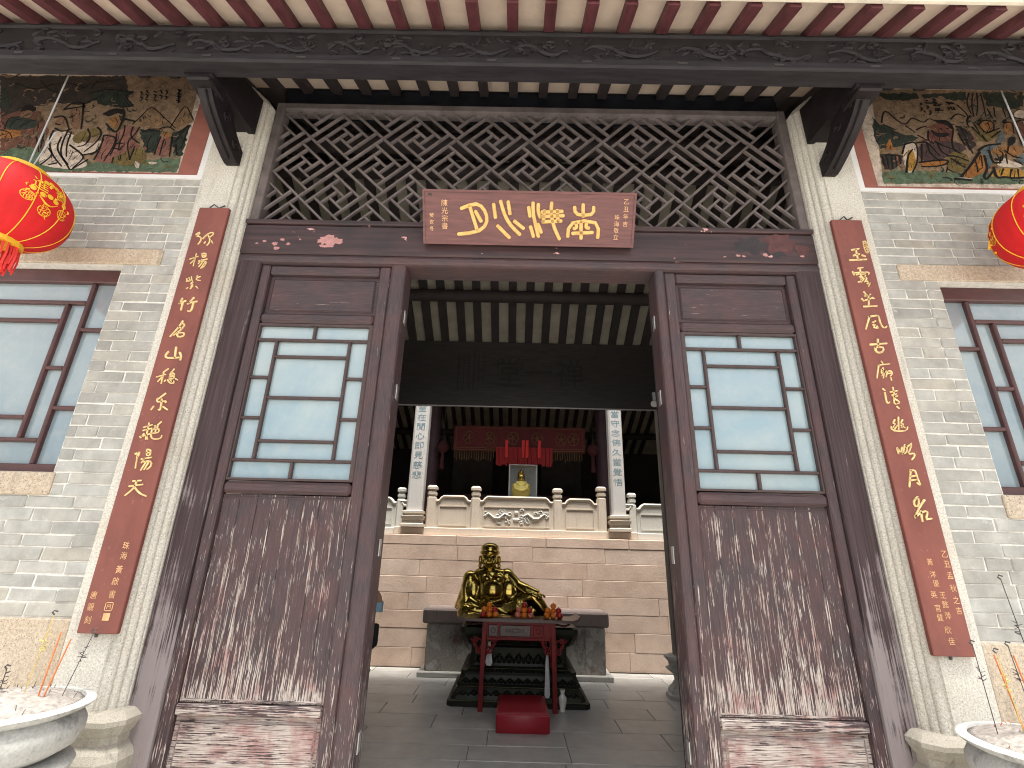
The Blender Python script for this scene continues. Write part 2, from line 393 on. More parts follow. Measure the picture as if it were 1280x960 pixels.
def burner_mat():
    n = NT('burner_stone', .85, spec=.25)
    c = n.mix(n.mr(n.noise(90, 3, .6), .35, .65), (.36, .365, .345), (.46, .46, .435))
    c = n.mix(n.math('MULTIPLY', n.mr(n.noise(11, 6, .72, n.mapp((1, 1, .55))), .54, .66), .6), c, (.12, .122, .12))
    c = n.mix(n.math('MULTIPLY', n.mr(n.noise(6, 5, .65), .56, .68), .7), c, (.46, .45, .42))
    n.color(c); n.bump(n.noise(60, 6, .7), .5, .006); return n.m
MAT['burner'] = burner_mat()
MAT['granite_b'] = granite('weathered_base_granite', (.37, .345, .29), stain=.6, warm=(.24, .20, .14), dark=(.11, .10, .085))
MAT['stick_o'] = plain('orange_incense', (.55, .17, .06), .8, .25, 30, 0)
MAT['stick_d'] = plain('burnt_incense', (.05, .045, .045), .9, .3, 30, 0)
MAT['stick_y'] = plain('yellow_incense_paper', (.50, .38, .10), .8, .3, 30, 0)
MAT['orange'] = plain('orange_peel', (.75, .20, .015), .45, .12, 30, .3, 300)
MAT['apple'] = plain('red_apple', (.42, .025, .02), .35, .35, 20, .1, 100)
MAT['pinkfruit'] = plain('pink_peach_skin', (.60, .18, .12), .5, .3, 20, .1, 100)
MAT['porcelain'] = plain('cream_porcelain', (.74, .72, .66), .25, .1, 30, 0)
MAT['cloth_w'] = plain('white_towel', (.60, .60, .60), .9, .1, 30, .2, 200)
MAT['valance'] = plain('dark_red_embroidery', (.11, .012, .014), .75, .3, 30, .3, 150)
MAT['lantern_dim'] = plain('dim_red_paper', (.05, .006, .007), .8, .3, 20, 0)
MAT['fringe'] = plain('bright_red_fringe', (.32, .014, .018), .7, .3, 60, 0)
MAT['embroider'] = plain('dull_gold_embroidery', (.15, .085, .03), .7, .3, 60, .3, 150)
MAT['robe_y'] = plain('yellow_satin', (.72, .60, .16), .5, .12, 10, .2, 60)
MAT['case'] = plain('grey_case_panel', (.30, .33, .34), .3, .1, 10, 0)
MAT['shirt'] = plain('black_cloth', (.018, .018, .02), .9, .2, 30, .2, 120)
MAT['skin'] = plain('skin', (.42, .25, .17), .6, .08, 20, 0)
MAT['hair'] = plain('black_hair', (.015, .013, .012), .6, .2, 60, .3, 200)
MAT['mask'] = plain('blue_face_mask', (.33, .56, .72), .9, .06, 30, .1, 200)
MAT['metal'] = plain('galvanised_steel', (.45, .45, .44), .4, .15, 30, 0, metal=.7)
MAT['wire'] = plain('pale_wire', (.38, .38, .38), .5, .1, 30, 0)
MAT['wirek'] = plain('dark_wire', (.05, .05, .05), .6, .1, 30, 0)
MAT['plaster'] = plain('white_plaster_border', (.66, .66, .66), .9, .08, 5, .2, 40)
MAT['redbrown'] = plain('red_brown_mural_border', (.24, .085, .065), .85, .12, 8, .2, 40)
MAT['lampw'] = plain('white_lamp_housing', (.6, .6, .6), .4, .05, 9, 0)
MAT['pave'] = granite('forecourt_paving', (.42, .405, .38), stain=.2)
PAINT = {'tan': (.30, .215, .145), 'rust': (.17, .085, .06), 'soot': (.062, .050, .045), 'green': (.135, .185, .125), 'bush': (.045, .058, .046), 'ochre': (.27, .18, .11),
         'ink': (.020, .017, .016), 'skin': (.26, .16, .105), 'orange': (.36, .165, .055), 'cream': (.62, .53, .45), 'olive': (.19, .145, .06), 'skin2': (.22, .165, .12),
         'skinb': (.33, .175, .075), 'rose': (.27, .135, .11), 'hair': (.025, .022, .022), 'skinr': (.20, .085, .065), 'plum': (.10, .065, .065), 'yellow': (.45, .265, .065), 'slate': (.14, .17, .18)}
def paint_mat(k):
    n = NT('mural_'+k, .9, spec=.2); c = PAINT[k]
    f = n.noise(16, 6, .7); c = tuple(q**1.12*.86 for q in c); cc = n.mix(n.mr(f, .3, .72), k3(c, .50), k3(c, 1.25))
    if k not in ('ink', 'hair'):
        ln = n.noise(11, 3, .5, None, 1.2); fr = n.math('ABSOLUTE', n.math('SUBTRACT', n.math('FRACT', n.math('MULTIPLY', ln, 7.0)), .5)); cc = n.mix(n.math('MULTIPLY', n.mr(fr, .10, .02), .62), cc, k3(c, .22))
        cc = n.mix(n.math('MULTIPLY', n.mr(n.noise(40, 5, .7), .58, .7), .45), cc, (.06, .05, .045))
    n.color(cc); n.bump(n.noise(40, 5, .7), .25, .003); return n.m
for _k in PAINT: MAT['p_'+_k] = paint_mat(_k)
# ---- measured lettering and mural outlines, in millimetres on their boards
COUPLET_L=[(6.1,[[(-2329,3659),(-2304,3686),(-2305,3661),(-2324,3651)],[(-2324,3651),(-2283,3641),(-2281,3606),(-2296,3581)],[(-2272,3627),(-2250,3667),(-2215,3685),(-2205,3668),(-2218,3649),(-2229,3638)],[(-2240,3654),(-2218,3620),(-2220,3591),(-2232,3573)],[(-2253,3590),(-2248,3603)],[(-2207,3610),(-2194,3591)]]),(5.2,[[(-2322,3459),(-2270,3484)],[(-2287,3505),(-2285,3406)],[(-2289,3457),(-2309,3425)],[(-2251,3506),(-2217,3512),(-2215,3480),(-2242,3474),(-2247,3505)],[(-2244,3491),(-2217,3496)],[(-2259,3446),(-2203,3464)],[(-2240,3457),(-2255,3424)],[(-2243,3444),(-2203,3449),(-2202,3418),(-2220,3392)],[(-2227,3441),(-2246,3401)],[(-2212,3437),(-2230,3388)]]),(5.1,[[(-2304,3307),(-2300,3286)],[(-2292,3315),(-2277,3290)],[(-2277,3323),(-2268,3292)],[(-2303,3285),(-2263,3295)],[(-2238,3332),(-2243,3297),(-2211,3295)],[(-2216,3326),(-2242,3311)],[(-2257,3283),(-2273,3263),(-2247,3268),(-2262,3247)],[(-2262,3229),(-2250,3252)],[(-2289,3230),(-2280,3238)],[(-2229,3249),(-2211,3233)]]),(8.3,[[(-2296,3156),(-2308,3116)],[(-2306,3121),(-2270,3138)],[(-2287,3126),(-2285,3069)],[(-2221,3163),(-2250,3114)],[(-2245,3124),(-2193,3136)],[(-2216,3128),(-2213,3059),(-2237,3063)]]),(7.4,[[(-2251,2989),(-2273,2932),(-2306,2878)],[(-2252,2972),(-2227,2963),(-2255,2915),(-2286,2887)],[(-2267,2948),(-2248,2933)],[(-2265,2902),(-2263,2874),(-2219,2879),(-2218,2908),(-2263,2904)]]),(8.8,[[(-2248,2801),(-2238,2727)],[(-2288,2771),(-2304,2745),(-2292,2724),(-2205,2733)],[(-2216,2765),(-2200,2744),(-2199,2715)]]),(5.5,[[(-2259,2655),(-2286,2629)],[(-2320,2597),(-2267,2616)],[(-2282,2629),(-2279,2554)],[(-2283,2600),(-2304,2567)],[(-2222,2653),(-2241,2615)],[(-2232,2626),(-2212,2624),(-2210,2604),(-2240,2598)],[(-2240,2612),(-2214,2612)],[(-2210,2604),(-2209,2587),(-2237,2585)],[(-2258,2578),(-2263,2569)],[(-2245,2580),(-2226,2556),(-2198,2559),(-2205,2574)],[(-2226,2577),(-2219,2570)],[(-2198,2589),(-2182,2580)]]),(7.0,[[(-2234,2491),(-2270,2453)],[(-2274,2457),(-2277,2430),(-2214,2446),(-2220,2431)],[(-2248,2453),(-2237,2379),(-2251,2386)],[(-2285,2406),(-2296,2384)],[(-2227,2405),(-2196,2386)]]),(5.5,[[(-2311,2272),(-2262,2290)],[(-2309,2253),(-2259,2268)],[(-2317,2214),(-2247,2239)],[(-2285,2300),(-2278,2199)],[(-2297,2234),(-2312,2208)],[(-2282,2228),(-2267,2199)],[(-2212,2310),(-2246,2267)],[(-2247,2283),(-2222,2285),(-2230,2268)],[(-2254,2261),(-2211,2269),(-2210,2240),(-2248,2238)],[(-2234,2264),(-2232,2240)],[(-2256,2262),(-2253,2214),(-2231,2200),(-2188,2205),(-2187,2225)]]),(6.2,[[(-2315,2110),(-2289,2127),(-2295,2093)],[(-2301,2118),(-2291,2027)],[(-2254,2138),(-2229,2138),(-2223,2103),(-2247,2099),(-2253,2134)],[(-2251,2118),(-2228,2121)],[(-2271,2080),(-2213,2092)],[(-2254,2084),(-2264,2058)],[(-2253,2065),(-2205,2073),(-2202,2036),(-2221,2022)],[(-2238,2063),(-2256,2015)],[(-2222,2063),(-2237,2019)]]),(6.8,[[(-2283,1951),(-2237,1956)],[(-2297,1921),(-2221,1933)],[(-2263,1953),(-2264,1911),(-2306,1869)],[(-2263,1914),(-2223,1879),(-2184,1868)]])]
COUPLET_R=[(8.6,[[(2235,3640),(2286,3651)],[(2236,3595),(2281,3608)],[(2264,3646),(2261,3564)],[(2202,3557),(2320,3566)],[(2297,3599),(2317,3590)]]),(4.3,[[(2326,3711),(2355,3718),(2356,3620),(2322,3611),(2326,3711)],[(2333,3697),(2356,3703)],[(2333,3680),(2355,3687)],[(2333,3664),(2340,3668)],[(2333,3648),(2353,3654)],[(2333,3631),(2353,3636)],[(2348,3701),(2344,3624)]]),(6.8,[[(2245,3493),(2282,3500)],[(2204,3465),(2210,3440)],[(2210,3456),(2322,3468),(2308,3447)],[(2260,3494),(2254,3435)],[(2224,3442),(2243,3447)],[(2268,3446),(2288,3451)],[(2242,3425),(2270,3429),(2253,3410)],[(2227,3386),(2258,3396)],[(2250,3419),(2248,3386)],[(2285,3437),(2262,3402)],[(2274,3422),(2295,3420),(2270,3389)],[(2281,3398),(2298,3377)],[(2282,3373),(2308,3386),(2287,3354)]]),(7.5,[[(2247,3311),(2259,3284)],[(2246,3279),(2287,3293)],[(2272,3289),(2257,3205)],[(2243,3248),(2284,3262)],[(2220,3259),(2233,3242)],[(2292,3268),(2304,3262)],[(2221,3200),(2310,3206)]]),(7.4,[[(2244,3128),(2223,3081),(2200,3035)],[(2236,3125),(2277,3133),(2307,3137),(2302,3096),(2310,3050),(2330,3046),(2339,3058)],[(2255,3084),(2276,3095)],[(2251,3065),(2271,3075),(2249,3045),(2275,3046)],[(2276,3057),(2280,3044)]]),(8.8,[[(2203,2925),(2311,2936)],[(2261,2963),(2252,2909)],[(2231,2905),(2230,2868),(2272,2871),(2291,2913),(2231,2905)]]),(5.5,[[(2248,2811),(2255,2793)],[(2224,2784),(2297,2794)],[(2227,2786),(2195,2696)],[(2249,2766),(2231,2737)],[(2235,2751),(2260,2759),(2246,2732),(2229,2711)],[(2230,2730),(2259,2739)],[(2254,2752),(2235,2697)],[(2273,2746),(2253,2704)],[(2268,2745),(2297,2748),(2299,2727),(2282,2711)],[(2274,2729),(2293,2732)],[(2282,2701),(2283,2682)]]),(6.2,[[(2215,2626),(2226,2615)],[(2223,2602),(2217,2524),(2237,2539)],[(2256,2605),(2301,2614)],[(2280,2636),(2277,2592)],[(2262,2584),(2293,2594)],[(2268,2573),(2296,2581)],[(2275,2577),(2261,2534),(2273,2527)],[(2275,2561),(2304,2539),(2283,2530)],[(2275,2513),(2285,2500)]]),(5.9,[[(2268,2444),(2251,2367)],[(2242,2427),(2222,2401),(2243,2405),(2220,2379)],[(2289,2428),(2269,2402),(2292,2406),(2272,2380)],[(2209,2382),(2212,2356),(2297,2356),(2309,2384)],[(2227,2368),(2249,2393)],[(2271,2394),(2292,2378)]]),(6.7,[[(2215,2253),(2215,2218)],[(2217,2250),(2229,2219),(2245,2258)],[(2240,2217),(2263,2272),(2276,2263),(2266,2227),(2240,2217)],[(2263,2272),(2278,2257),(2314,2293),(2291,2247),(2275,2225)],[(2279,2218),(2311,2225),(2306,2204),(2285,2184)]]),(6.6,[[(2263,2124),(2231,2024)],[(2261,2118),(2290,2126),(2289,2087),(2298,2033)],[(2253,2084),(2282,2090)],[(2247,2062),(2280,2067)],[(2281,2048),(2298,2033)]]),(7.4,[[(2266,1968),(2233,1945),(2235,1907),(2263,1924),(2266,1965)],[(2299,1952),(2252,1902),(2221,1851)],[(2222,1857),(2274,1888),(2305,1890),(2283,1851)],[(2262,1889),(2257,1832)],[(2283,1844),(2313,1849)]])]
PLAQUE=[[[(381,283),(385,203)],[(322,265),(329,210),(459,212),(456,267)],[(282,65),(287,169),(501,178),(496,61)],[(372,170),(378,53)],[(322,120),(346,126),(337,156)],[(431,125),(407,127),(411,157)],[(315,87),(457,96)]],[[(28,289),(29,213),(73,61)],[(-2,259),(9,196)],[(66,280),(65,227),(83,193)],[(14,128),(38,60)],[(68,146),(92,89)],[(159,291),(156,215),(183,121),(224,46)],[(91,227),(237,235)],[(85,197),(246,206)],[(99,162),(232,170)],[(110,238),(104,160)],[(200,243),(209,165)]],[[(-250,275),(-236,185)],[(-201,296),(-175,209),(-131,135),(-59,72)],[(-148,293),(-133,210)],[(-220,129),(-133,49)],[(-101,163),(-34,114)]],[[(-480,241),(-367,286),(-310,233),(-288,159),(-338,86),(-500,67)],[(-419,258),(-366,99)],[(-378,225),(-337,157)]]]
MURAL_L=[('painted_landscape','p','tan',0,[[(-4338,5195),(-2767,5221),(-2680,5036),(-2643,4238),(-3980,4250)]]),('painted_landscape','p','rust',0,[[(-4199,4828),(-3871,4818),(-3733,4604),(-3752,4443),(-3915,4407),(-4027,4373)]]),('painted_landscape','p','soot',0,[[(-4337,5191),(-3312,5209),(-3239,5049),(-3414,4975),(-3572,4894),(-3800,4914),(-3957,4876),(-4168,4744)]]),('painted_landscape','p','green',0,[[(-4027,4373),(-3976,4437),(-3835,4465),(-3656,4382),(-3312,4319),(-2901,4352),(-2646,4381),(-2644,4242),(-3725,4225),(-3980,4250)]]),('painted_landscape','p','bush',0,[[(-3535,5025),(-3378,5073),(-3184,5042),(-3234,4988),(-3129,4873),(-3307,4879),(-3445,4905)],[(-3035,4653),(-2872,4660),(-2834,4424),(-2933,4422)],[(-2772,4618),(-2653,4712),(-2642,4397),(-2701,4403)],[(-4284,5052),(-4225,5071),(-4128,4881),(-4193,4811)]]),('painted_landscape','p','ochre',0,[[(-3086,4698),(-3012,4893),(-2898,4807),(-2767,4673),(-2989,4671)],[(-2792,4689),(-2774,4826),(-2743,4920),(-2635,4745),(-2732,4660)]]),('painted_landscape','s','ink',5,[[(-3106,4701),(-3060,4786),(-3013,4896),(-2928,4823),(-2759,4668)],[(-2801,4683),(-2767,4827),(-2739,4921),(-2640,4754)],[(-3532,5016),(-3417,5072),(-3182,5033),(-3260,4987),(-3123,4873),(-3310,4891)],[(-3464,4965),(-3548,4903)],[(-3648,5049),(-3518,5141),(-3341,5172)],[(-3902,5096),(-3756,5136),(-3601,5068)],[(-4172,5108),(-3989,5041),(-3869,5115)],[(-3018,4637),(-2934,4656),(-2862,4624)],[(-2744,4611),(-2694,4661),(-2653,4703),(-2665,4596),(-2664,4468)],[(-2929,4590),(-2940,4493),(-2910,4430)],[(-3987,5148),(-3884,5044),(-3767,5011)],[(-3524,5159),(-3549,5069)]]),('painted_figure','p','ink',0,[[(-4047,4794),(-4016,4896),(-3923,4872),(-3907,4801),(-3986,4829)]]),('painted_figure','p','skin',0,[[(-4027,4789),(-3986,4829),(-3929,4817),(-3925,4749),(-3998,4739)]]),('painted_figure','p','bush',0,[[(-4085,4626),(-4096,4759),(-4017,4756),(-3864,4731),(-3843,4635),(-3996,4628)]]),('painted_figure','p','orange',0,[[(-4123,4625),(-3928,4616),(-3954,4547),(-4086,4528)]]),('painted_figure','s','ink',5,[[(-4086,4629),(-4104,4745),(-4017,4756)],[(-4054,4646),(-4046,4730),(-3992,4723)],[(-3978,4648),(-3925,4716),(-3865,4726)],[(-4121,4620),(-4036,4598),(-3996,4541)],[(-4099,4563),(-4055,4581)]]),('painted_figure.001','p','skin',0,[[(-3730,4745),(-3651,4773),(-3596,4660),(-3683,4652)],[(-3651,4849),(-3559,4863),(-3486,4646),(-3566,4638)]]),('painted_figure.001','p','cream',0,[[(-3712,4310),(-3712,4380),(-3733,4604),(-3588,4627),(-3402,4483),(-3283,4546),(-3292,4414),(-3426,4384),(-3299,4278),(-3448,4243),(-3684,4284)]]),('painted_figure.001','p','olive',0,[[(-3550,4552),(-3440,4644),(-3343,4659),(-3325,4581),(-3412,4555),(-3464,4481)]]),('painted_figure.001','p','skin2',0,[[(-3810,4570),(-3763,4637),(-3717,4524),(-3729,4396),(-3777,4442)]]),('painted_figure.001','s','ink',7,[[(-3690,4839),(-3655,4909),(-3559,4915),(-3535,4860)],[(-3684,4840),(-3546,4874)],[(-3558,4911),(-3521,4776),(-3491,4643)],[(-3739,4754),(-3664,4781),(-3586,4641)],[(-3696,4646),(-3632,4607),(-3567,4641)],[(-3700,4622),(-3705,4524),(-3631,4382),(-3521,4276)],[(-3616,4558),(-3622,4446),(-3512,4322),(-3449,4246)],[(-3587,4624),(-3593,4510),(-3569,4383),(-3477,4292)],[(-3556,4609),(-3551,4479),(-3515,4369)],[(-3526,4480),(-3414,4403),(-3374,4357),(-3430,4262)],[(-3440,4644),(-3394,4580),(-3402,4483),(-3459,4465)],[(-3369,4662),(-3316,4614),(-3324,4516),(-3394,4419)],[(-3283,4546),(-3292,4414),(-3408,4384)],[(-3344,4342),(-3437,4247)],[(-3685,4287),(-3619,4382),(-3678,4444)],[(-3568,4305),(-3624,4289)],[(-3810,4554),(-3741,4411)],[(-3765,4587),(-3740,4443)],[(-3618,4756),(-3585,4774)],[(-3704,4688),(-3669,4680)]]),('painted_figure.002','p','skinb',0,[[(-3315,4755),(-3225,4799),(-3209,4646),(-3269,4678)]]),('painted_figure.002','p','rose',0,[[(-3296,4340),(-3287,4582),(-3195,4600),(-3160,4687),(-3037,4670),(-3046,4523),(-2974,4489),(-3019,4330),(-3235,4310)]]),('painted_figure.002','p','olive',0,[[(-3162,4374),(-2965,4493),(-2883,4340),(-2979,4285),(-3132,4297)]]),('painted_figure.002','p','cream',0,[[(-2997,4342),(-2934,4320),(-2939,4249)],[(-2896,4333),(-2790,4331),(-2837,4298)]]),('painted_figure.002','p','hair',0,[[(-3365,4813),(-3300,4857),(-3205,4851),(-3188,4783),(-3262,4815),(-3311,4764)]]),('painted_figure.002','s','ink',9,[[(-3359,4796),(-3299,4852),(-3205,4842),(-3191,4749),(-3198,4600),(-3263,4648),(-3310,4697)],[(-3178,4750),(-3094,4727)]]),('painted_figure.002','s','ink',6,[[(-3287,4582),(-3188,4568),(-3185,4472),(-3216,4329)],[(-3198,4600),(-3171,4488),(-3186,4392)],[(-3159,4684),(-3141,4602),(-3149,4520)],[(-3091,4669),(-3088,4570),(-2994,4508)],[(-3040,4670),(-3055,4587),(-3099,4522),(-3024,4349)],[(-3149,4520),(-3138,4441)],[(-3169,4504),(-3119,4505)],[(-3180,4456),(-3113,4441)],[(-3295,4343),(-3279,4453),(-3294,4582)],[(-3154,4370),(-3150,4315)],[(-3024,4349),(-3023,4475)],[(-3334,4389),(-3295,4421)]]),('painted_figure.003','p','rose',0,[[(-2854,4397),(-2852,4576),(-2759,4578),(-2733,4384)]]),('painted_figure.003','p','skinb',0,[[(-2849,4625),(-2780,4626),(-2759,4570),(-2834,4568)]]),('painted_figure.003','s','ink',6,[[(-2877,4657),(-2814,4683),(-2759,4643)],[(-2849,4576),(-2852,4400)],[(-2761,4578),(-2731,4387)],[(-2816,4544),(-2809,4401)],[(-2724,4530),(-2698,4628),(-2664,4695)],[(-2679,4404),(-2716,4498)],[(-3001,4621),(-2904,4640)]]),('inscription','s','ink',6,[[(-3131,5040),(-3113,5015),(-3122,4998)],[(-3120,4982),(-3099,4974),(-3104,4942)],[(-3088,5053),(-3072,5027)],[(-3083,5009),(-3060,4999),(-3070,4971)],[(-3071,4957),(-3052,4944)],[(-3027,5045),(-3004,5032)],[(-3019,5007),(-2994,5001),(-3004,4969)],[(-3002,4955),(-2983,4942)],[(-2974,5055),(-2955,5021)],[(-2970,5003),(-2945,4995),(-2954,4970)],[(-2931,5056),(-2911,5031),(-2924,5013)],[(-2924,4995),(-2904,4987),(-2910,4961)],[(-2842,5067),(-2807,5059),(-2827,5036)],[(-2834,5022),(-2798,5016)],[(-2830,4997),(-2792,4989),(-2816,4970)],[(-2821,4952),(-2788,4943),(-2805,4922)],[(-2829,5068),(-2800,4929)]])]
MURAL_R=[('painted_landscape','p','tan',0,[[(2813,5207),(3970,5219),(3666,4281),(2631,4257),(2728,5106)]]),('painted_landscape','p','green',0,[[(2647,4367),(2823,4390),(3132,4376),(3691,4360),(3666,4281),(2632,4259)]]),('painted_landscape','p','bush',0,[[(2792,5161),(3099,5173),(3111,5117),(2994,5089),(2840,5094)],[(3137,5157),(3502,5194),(3483,5109),(3372,5095),(3279,5144),(3146,5112)],[(3629,5197),(3966,5205),(3914,5046),(3823,5020),(3724,5031),(3625,5045)],[(2687,4925),(2728,4831),(2759,4835),(2879,4742),(3003,4712),(2860,4624),(2694,4595),(2661,4671)]]),('painted_landscape','p','skin2',0,[[(3496,5173),(3624,5183),(3607,4987),(3804,4992),(3742,4828),(3591,4798),(3464,4848),(3415,4887),(3461,4943)]]),('painted_landscape','p','soot',0,[[(2662,4540),(2782,4545),(2835,4521),(2807,4445),(2747,4400),(2662,4390)],[(3319,4838),(3409,4834),(3417,4754),(3423,4637),(3348,4584),(3306,4791)]]),('painted_landscape','p','orange',0,[[(2706,4579),(2746,4647),(2778,4690),(2790,4581)]]),('painted_landscape','s','ink',6,[[(2748,4852),(2783,4961),(2821,4972),(2863,4888),(2929,4823),(2992,4912),(3028,4892),(3079,4853),(3124,4908),(3168,4882)],[(2929,4823),(2984,4758)],[(3295,4898),(3366,4968),(3416,4928)],[(3389,5051),(3451,4943),(3415,4887)],[(2676,4518),(2673,4417)],[(2709,4531),(2700,4405)],[(2749,4532),(2728,4400)],[(2776,4520),(2762,4419)],[(2806,4521),(2797,4445)],[(2699,4531),(2835,4521)],[(3519,5180),(3466,5067),(3475,4957)],[(3549,5174),(3499,5040),(3488,4930)],[(3582,5182),(3555,5055),(3513,4944)],[(3612,5175),(3601,5070),(3581,4932)],[(3461,4943),(3411,4874),(3416,4820)],[(3616,5015),(3628,4919)],[(3672,5030),(3653,4934)],[(3740,5018),(3735,4935)],[(3777,5005),(3768,4909)],[(3317,4832),(3371,4806),(3386,4754)],[(3351,4806),(3367,4688)],[(3001,4784),(3048,4812),(3093,4826)],[(2997,4731),(3055,4680)],[(2758,4832),(2838,4781)],[(3139,4403),(3188,4367),(3267,4406)],[(3146,4428),(3123,4378)]]),('painted_figure','p','skinr',0,[[(3084,4773),(3165,4868),(3287,4860),(3288,4791),(3231,4659),(3107,4649),(3071,4704)]]),('painted_figure','p','hair',0,[[(3165,4879),(3222,4894),(3276,4884),(3295,4818),(3267,4788),(3249,4841),(3181,4855)],[(3112,4803),(3153,4748),(3238,4766),(3256,4737),(3162,4706),(3107,4747)]]),('painted_figure','p','plum',0,[[(2965,4624),(3070,4661),(3236,4685),(3332,4635),(3328,4584),(3174,4529),(3100,4474),(2941,4471)]]),('painted_figure','p','cream',0,[[(2833,4544),(2875,4635),(2951,4665),(2969,4627),(2929,4461),(2866,4366),(2819,4365)]]),('painted_figure','p','yellow',0,[[(2868,4573),(2923,4593),(2923,4485),(2882,4382),(2822,4365)]]),('painted_figure','p','orange',0,[[(2937,4461),(3155,4497),(3141,4438),(2948,4421)]]),('painted_figure','p','olive',0,[[(3163,4526),(3250,4582),(3351,4521),(3225,4353),(3131,4400)]]),('painted_figure','s','ink',7,[[(3167,4879),(3270,4881),(3295,4804),(3246,4685)],[(3089,4773),(3060,4681),(3097,4649)],[(2875,4635),(2951,4665),(2966,4614),(2927,4460),(2866,4366)],[(2833,4544),(2875,4635)],[(2822,4365),(2865,4522),(2921,4587)],[(2967,4652),(3051,4667),(3088,4578),(3114,4528)],[(3004,4640),(2962,4474)],[(3048,4654),(3041,4551),(3100,4477)],[(3128,4656),(3128,4579),(3174,4529)],[(3246,4685),(3228,4581),(3280,4557)],[(2939,4461),(3155,4497),(3166,4466),(3087,4427),(2948,4421)],[(3112,4669),(3178,4619),(3258,4582)],[(3188,4802),(3199,4789)],[(3239,4803),(3252,4795)],[(3174,4529),(3233,4530),(3318,4482)],[(3187,4504),(3252,4455)],[(3216,4467),(3271,4419)],[(3315,4752),(3332,4635)],[(3351,4700),(3370,4559)]]),('painted_figure.001','p','skinb',0,[[(3494,4846),(3583,4905),(3627,4876),(3594,4769),(3517,4754)]]),('painted_figure.001','p','hair',0,[[(3491,4889),(3524,4914),(3525,4883),(3496,4869)],[(3624,4906),(3642,4890),(3621,4863)]]),('painted_figure.001','p','olive',0,[[(3436,4821),(3494,4846),(3523,4757),(3646,4812),(3650,4760),(3535,4679),(3471,4664),(3437,4755)]]),('painted_figure.001','s','ink',6,[[(3493,4842),(3540,4897),(3626,4879),(3597,4785),(3528,4757),(3493,4842)],[(3436,4821),(3486,4716),(3515,4678)],[(3523,4757),(3646,4812)],[(3464,4848),(3478,4756)],[(3571,4864),(3577,4851)],[(3557,4718),(3648,4786)],[(3494,4743),(3505,4678)]]),('painted_figure.002','p','skinb',0,[[(3495,4585),(3634,4642),(3704,4644),(3761,4629),(3732,4539),(3589,4532)],[(3693,4867),(3763,4895),(3763,4828),(3727,4748),(3666,4747)]]),('painted_figure.002','p','hair',0,[[(3645,4623),(3692,4734),(3752,4725),(3704,4644)],[(3692,4894),(3729,4915),(3724,4868),(3689,4853)]]),('painted_figure.002','p','slate',0,[[(3415,4583),(3508,4655),(3605,4648),(3497,4587),(3490,4458),(3434,4407),(3443,4523)],[(3630,4759),(3683,4800),(3632,4668),(3569,4660)],[(3651,4477),(3767,4594),(3718,4441)]]),('painted_figure.002','p','orange',0,[[(3214,4329),(3421,4570),(3450,4535),(3433,4398),(3291,4318)]]),('painted_figure.002','p','yellow',0,[[(3485,4421),(3709,4414),(3681,4327),(3476,4322)],[(3416,4348),(3462,4374),(3454,4331)]]),('painted_figure.002','p','cream',0,[[(3568,4526),(3651,4477),(3712,4454),(3692,4422),(3489,4430)],[(3166,4324),(3301,4321),(3275,4298),(3179,4300)]]),('painted_figure.002','s','ink',9,[[(3417,4583),(3488,4639),(3607,4654)],[(3423,4570),(3300,4419),(3214,4329)],[(3447,4535),(3431,4397),(3386,4347),(3391,4299),(3466,4386)],[(3497,4587),(3489,4461),(3552,4475)],[(3482,4423),(3476,4322),(3539,4339),(3603,4325),(3683,4336)],[(3163,4312),(3286,4302)]]),('painted_figure.002','s','ink',6,[[(3704,4867),(3769,4882),(3741,4762)],[(3524,4512),(3562,4475),(3599,4564),(3577,4589)],[(3617,4590),(3651,4540),(3722,4516)],[(3568,4526),(3538,4462)],[(3615,4552),(3597,4463)],[(3659,4502),(3712,4454)],[(3664,4643),(3629,4565)],[(3365,4508),(3358,4383)],[(3422,4535),(3402,4434)],[(3552,4413),(3513,4350)],[(3609,4408),(3578,4339)],[(3658,4409),(3642,4341)]]),('painted_figure.003','p','rust',0,[[(3775,4869),(3866,4898),(3801,4698),(3779,4723),(3784,4816)]]),('painted_figure.003','p','cream',0,[[(3820,4992),(3902,5008),(3870,4911),(3793,4923)]]),('painted_figure.003','s','ink',6,[[(3775,4869),(3835,4897),(3865,4895)],[(3779,4816),(3764,4645)],[(3793,4923),(3868,4905)]]),('inscription','s','ink',7,[[(3205,5061),(3233,5067),(3211,5044)],[(3233,5047),(3267,5051)],[(3196,5036),(3249,5031)],[(3199,4998),(3242,5006),(3207,4983)],[(3194,4980),(3260,4987)],[(3306,5069),(3357,5067)],[(3318,5055),(3362,5059)],[(3312,5074),(3321,5049)],[(3308,5019),(3306,4991)],[(3327,5022),(3327,4994),(3352,5000)],[(3349,5020),(3352,4992)],[(3096,5058),(3109,5050),(3093,5036)],[(3088,5010),(3102,5000),(3082,4978)],[(3150,5087),(3164,5081)],[(3141,5062),(3161,5057)],[(3140,5029),(3155,5018),(3138,5001)],[(3152,4977),(3160,4960),(3142,4938)],[(3106,4976),(3112,4962)]])]

